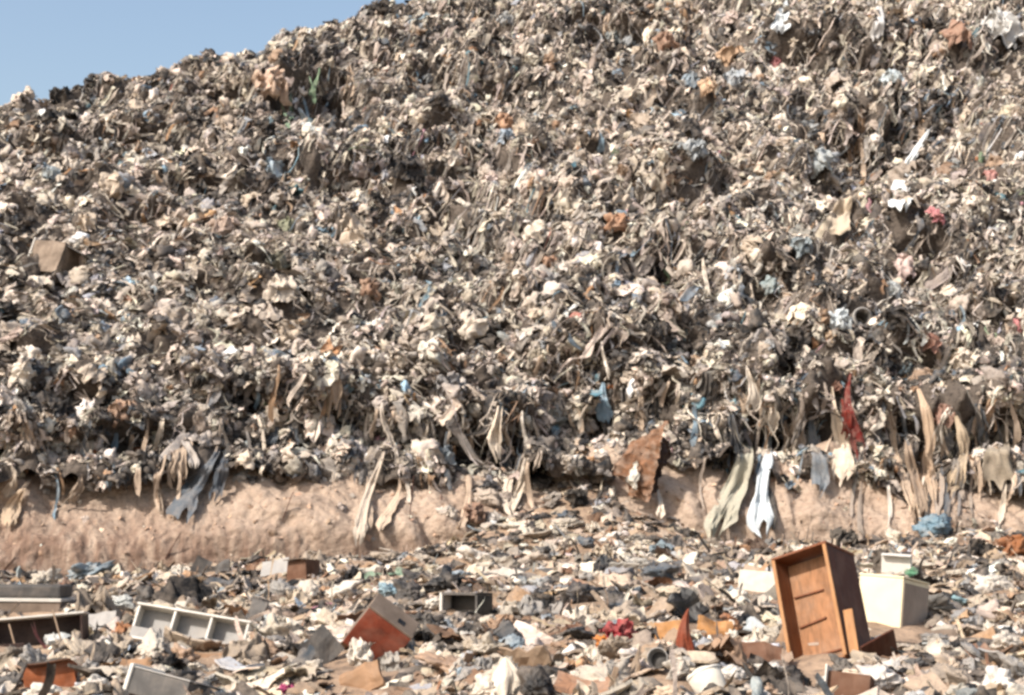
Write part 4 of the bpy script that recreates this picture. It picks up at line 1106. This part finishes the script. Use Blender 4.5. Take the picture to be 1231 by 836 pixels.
# ------------------------------------------------------------------ the loose mass of rubbish
def scatter_slope():
    rng = np.random.default_rng(31)
    hp = Heap()
    G = HP.reshape(hr, NC, 3)
    def go(protos, n, smin, smax, mode, power=1.2, sink=.15, rows=None):
        P, nn = sample_grid(HP, hr, n, rng, *(rows or (2, hr-20)), .43, power)
        S = np.exp(rng.uniform(math.log(smin), math.log(smax), n))
        ok = keep(P, S); P, nn, S = P[ok], nn[ok], S[ok]; n = len(P)
        C = patchy(P, palette(PAL_SLOPE, n, rng), rng)
        if mode == 'any': Rm = rot_random(n, rng)
        elif mode == 'on': Rm = rot_on(nn, rng, .45)
        else:
            a = rng.normal(size=n)*.25; b = np.full(n, .0)
            ca, sa = np.cos(a), np.sin(a); z = np.zeros(n); o = np.ones(n)
            yaw = rng.normal(size=n)*.6; cy, sy = np.cos(yaw), np.sin(yaw)
            Rz = np.stack([np.stack([cy, -sy, z], -1), np.stack([sy, cy, z], -1), np.stack([z, z, o], -1)], -2)
            Ry = np.stack([np.stack([ca, z, sa], -1), np.stack([z, o, z], -1), np.stack([-sa, z, ca], -1)], -2)
            lean = rng.uniform(0, .55, n); cl, sl = np.cos(lean), np.sin(lean)
            Rx = np.stack([np.stack([o, z, z], -1), np.stack([z, cl, sl], -1), np.stack([z, -sl, cl], -1)], -2)
            Rm = Rz @ Rx @ Ry
        P = P + nn*(S*sink)[:, None]
        hp.add(protos, rng.integers(0, len(protos), n), P, Rm, S, C, protos is not PROT_BOARD)
    go(PROT_BAG3, 4200, .08, .27, 'any', sink=.03)
    go(PROT_CLOTH, 900, .24, .40, 'on', sink=.02)
    go(PROT_BAG2, 5500, .03, .09, 'any', sink=.3)
    go(PROT_SHEET, 4000, .05, .16, 'any', sink=.2)
    go(PROT_CLOTH, 15000, .05, .20, 'on', sink=.05)
    go(PROT_CLOTH, 2500, .08, .22, 'any', sink=.15)
    go(PROT_BOARD, 1100, .06, .20, 'on', sink=.2)
    go(PROT_CLOTH, 2600, .08, .22, 'any', sink=.1, rows=(2, 95))
    go(PROT_BAG3, 500, .08, .20, 'any', sink=.1, rows=(2, 95))
    drape(hp, 8500, .03, .12, .2, .8, rng, PAL_SLOPE)
    drape(hp, 17000, .008, .032, .2, 1.0, rng, PAL_SLOPE)
    return hp.build('slope_rubbish', M_STUFF)

def drape(hp, n, wmin, wmax, lmin, lmax, rng, pal, nodes=11, cols=4, power=1.2):
    """limp strips of film and cloth that follow the slope downhill and hang free under its ledges"""
    P, nn = sample_grid(HP, hr, n, rng, 14, hr-20, .43, power)
    G = HP.reshape(hr, NC, 3)
    Gy = G[..., 1]
    # grid position of each start: column from its bearing, row by a search along that column
    a = P[:, 0]/P[:, 1]; jc = np.interp(a, A_, np.arange(NC))
    ji = np.clip(np.round(jc).astype(int), 0, NC-1)
    ri = np.argmin(np.abs(G[:, ji, :] - P[None]).sum(-1), axis=0).astype(float)
    L = np.exp(rng.uniform(math.log(lmin), math.log(lmax), n)); W = np.exp(rng.uniform(math.log(wmin), math.log(wmax), n))
    sp_r = np.where(ri < 79, .034, .085)
    sc_ = ri < 85; L = np.where(sc_, L*rng.uniform(.4, 1.1, n), L)
    sp_c = .00116*P[:, 1]
    drift = rng.normal(-.15, .6, n); am = rng.uniform(.02, .16, n); fr2 = rng.uniform(4, 12, n); p0 = rng.uniform(0, 6, n)
    t = np.linspace(0, 1, nodes); pts = np.zeros((n, nodes, 3)); y = None
    for k in range(nodes):
        r = np.clip(ri - t[k]*L/sp_r*.95, 0, hr-2.01)
        j = np.clip(jc + (drift*t[k]*L + am*(np.sin(fr2*t[k] + p0) - np.sin(p0)))/sp_c, 0, NC-2.01)
        r0 = r.astype(int); j0 = j.astype(int); fr_ = (r - r0)[:, None]; fj = (j - j0)[:, None]
        q = (G[r0, j0]*(1-fr_) + G[r0+1, j0]*fr_)*(1-fj) + (G[r0, j0+1]*(1-fr_) + G[r0+1, j0+1]*fr_)*fj
        y = q[:, 1] if y is None else np.minimum(q[:, 1], y + .15*L/nodes)
        pts[:, k] = q; pts[:, k, 1] = y
    pts += np.array([0, -.05, .05])*rng.uniform(.3, 2.0, n)[:, None, None]
    ok = keep(pts[:, nodes//2], W) & ~((ri < 85) & (rng.random(n) < .35)); pts, W, L = pts[ok], W[ok], L[ok]; n = len(pts)
    o = rng.uniform(0, 99, n)
    tt = np.broadcast_to(t, (n, nodes))
    wn = W[:, None]*(0.8 + 1.1*perlin(np.stack([tt*5.5 + o[:, None], tt*0 + .4, tt*0 + .7], -1)))*np.clip((1.04 - tt)*6, .4, 1)
    s_ = np.linspace(-1, 1, cols)
    tilt = rng.normal(size=n)*.35
    V = pts[:, :, None, :] + (wn[:, :, None]*s_)[..., None]*np.stack([np.cos(tilt), np.zeros(n), np.sin(tilt)], -1)[:, None, None, :]
    TT = np.broadcast_to(tt[:, :, None], V.shape[:3]); SS = np.broadcast_to(s_, V.shape[:3])
    f = perlin(np.stack([SS*1.5 + o[:, None, None], TT*4.5, TT*0 + o[:, None, None]*.3], -1))
    V = V + (f*(W[:, None, None]*.9 + .012))[..., None]*np.array([.2, -.75, .6])
    C = patchy(pts[:, 0], palette(pal, n, rng), rng)
    F = tris(grid_faces(nodes, cols)); nv = nodes*cols
    idx = (np.arange(n)*nv)[:, None, None] + F[None] + hp.n
    hp.V.append(V.reshape(-1, 3)); hp.F.append(idx.reshape(-1, 3)); hp.S.append(np.full(n*len(F), True)); hp.C.append(np.repeat(C, nv, 0)); hp.n += n*nv

def scatter_flat():
    rng = np.random.default_rng(41)
    hp = Heap()
    def go(protos, n, smin, smax, mode, power, sink, q0=0, q1=None, pal=PAL_FLAT, zs=1.):
        P, nn = sample_grid(FP, fr, n, rng, q0, q1 or fr-3, .46, power)
        S = np.exp(rng.uniform(math.log(smin), math.log(smax), n))
        ok = keep(P, S); 
        # the bare foot of the bank stays bare
        P, nn, S = P[ok], nn[ok], S[ok]; n = len(P)
        nn = np.where(nn[:, 2:3] < 0, -nn, nn)
        C = patchy(P, palette(pal, n, rng), rng, sc=.55, thr=.3)
        Rm = rot_random(n, rng) if mode == 'any' else rot_on(nn, rng, .35)
        P = P + nn*(S*sink)[:, None]
        if zs != 1: S = S[:, None]*np.stack([np.ones(n), rng.uniform(.5, 1, n), zs*rng.uniform(.6, 1.4, n)], 1)
        hp.add(protos, rng.integers(0, len(protos), n), P, Rm, S, C, protos is not PROT_BOARD)
    row = lambda y: int(np.searchsorted(FP.reshape(fr, NC, 3)[:, 0, 1], y))
    n0 = row(6.5)
    WH = [(6, '#c9beb0'), (4, '#d6cdc0'), (3, '#b3a697'), (2, '#9da0a1'), (2, '#232324')]
    go(PROT_BAG3, 1000, .05, .15, 'on', 1.0, .15, n0, row(15), zs=.7, pal=WH)
    go(PROT_BAG3, 1700, .06, .17, 'on', .6, .15, row(12), zs=.7, pal=WH)
    go(PROT_CLOTH, 3800, .04, .20, 'on', 1.0, .03, n0, row(15), zs=.45)
    go(PROT_CLOTH, 6500, .06, .24, 'on', .6, .03, row(12), zs=.5)
    go(PROT_SHEET2, 1500, .06, .22, 'on', 1.0, .12, n0, zs=.6)
    go(PROT_SHEET, 3600, .03, .14, 'on', 1.0, .15, n0)
    go(PROT_BOARD, 5200, .03, .19, 'on', .8, .2, n0)
    go(PROT_SHRED, 9000, .08, .40, 'any', .8, .05, n0)
    go(PROT_BAG2, 6500, .012, .04, 'any', 1.2, .3, n0)
    return hp.build('flat_rubbish', M_STUFF)

def scatter_bank():
    rng = np.random.default_rng(51)
    hp = Heap()
    for protos, n, a, b in ((PROT_BAG2, 330, .012, .05), (PROT_BOARD, 90, .02, .06), (PROT_SHEET, 90, .03, .09)):
        P, nn = sample_grid(BP, br, n, rng, 2, 66, .45, .5)
        S = np.exp(rng.uniform(math.log(a), math.log(b), n))
        nn = np.where(nn[:, 2:3] < 0, -nn, nn)
        C = palette([(8, '#b3957e'), (6, '#a3866f'), (2, '#7a6350'), (.6, '#d5c4b0'), (1, '#55483e')], n, rng)
        hp.add(protos, rng.integers(0, len(protos), n), P + nn*(S*.2)[:, None], rot_on(nn, rng, .5), S, C)
    for protos, n, a, b in ((PROT_CLOTH, 2600, .06, .20), (PROT_BAG3, 380, .05, .15), (PROT_SHRED, 1500, .15, .5), (PROT_BAG2, 1500, .02, .07), (PROT_BOARD, 300, .03, .10)):
        P, nn = sample_grid(BP, br, n*2, rng, 2, 80, .43, .5)
        u, v, d = project(P)
        h = (P[:, 2] - zg0(P[:, 0]/P[:, 1], P[:, 1]))/1.4
        lean = perlin(np.stack([P[:, 0]/1.1, P[:, 0]*0 + .4, P[:, 0]*0 + 3.7], 1)) + .5*perlin(P/.5 + 33)
        spill = np.exp(-((u - 690)/75)**2)*.6 + np.exp(-((u - 575)/22)**2)*.3 + smooth((u - 1040)/160)*.12
        want = np.clip(spill + 1.0*lean - .22, 0, 1)*np.clip(.06 + spill, 0, 1) + np.clip((h - 1.0 + .30*lean)*5, 0, 1)*.25
        m = (rng.random(len(P)) < want) & keep(P, np.full(len(P), .1)); P, nn = P[m], nn[m]; n = len(P)
        S = np.exp(rng.uniform(math.log(a), math.log(b), n)); nn = np.where(nn[:, 2:3] < 0, -nn, nn)
        hp.add(protos, rng.integers(0, len(protos), n), P + nn*(S*.1)[:, None], rot_on(nn, rng, .5), S, palette(PAL_SLOPE, n, rng), protos is not PROT_BOARD)
    return hp.build('bank_rubbish', M_STUFF)

scatter_slope(); scatter_flat(); scatter_bank()

# ------------------------------------------------------------------ light, sky, colour
EL, AZ = R(44), R(50)                 # sun height; bearing to the left of the direction straight behind the camera
sun_dir = Vector((-math.sin(AZ)*math.cos(EL), -math.cos(AZ)*math.cos(EL), math.sin(EL)))
ld = bpy.data.lights.new('sun', 'SUN'); ld.energy = 4.5; ld.angle = R(.5); ld.color = (1, .95, .89)
lo = bpy.data.objects.new('sun', ld); COL.objects.link(lo)
lo.rotation_euler = (-sun_dir).to_track_quat('-Z', 'Y').to_euler()
w = bpy.data.worlds.new('World'); scene.world = w; w.use_nodes = True
nt = w.node_tree; bg = nt.nodes['Background']
sky = nt.nodes.new('ShaderNodeTexSky'); sky.sky_type = 'NISHITA'; sky.sun_disc = False
sky.sun_elevation = EL; sky.sun_rotation = math.atan2(sun_dir.x, sun_dir.y)
sky.air_density = 1.2; sky.dust_density = 3.5; sky.ozone_density = .25
nt.links.new(sky.outputs[0], bg.inputs[0]); bg.inputs[1].default_value = .15
vs = scene.view_settings
scene.display_settings.display_device = 'sRGB'
vs.view_transform = 'Standard'; vs.look = 'None'; vs.exposure = .42; vs.gamma = 1; vs.use_curve_mapping = False
scene.cycles.max_bounces = 5; scene.cycles.diffuse_bounces = 3
scene.cycles.pixel_filter_type = 'BLACKMAN_HARRIS'; scene.cycles.filter_width = 2.9
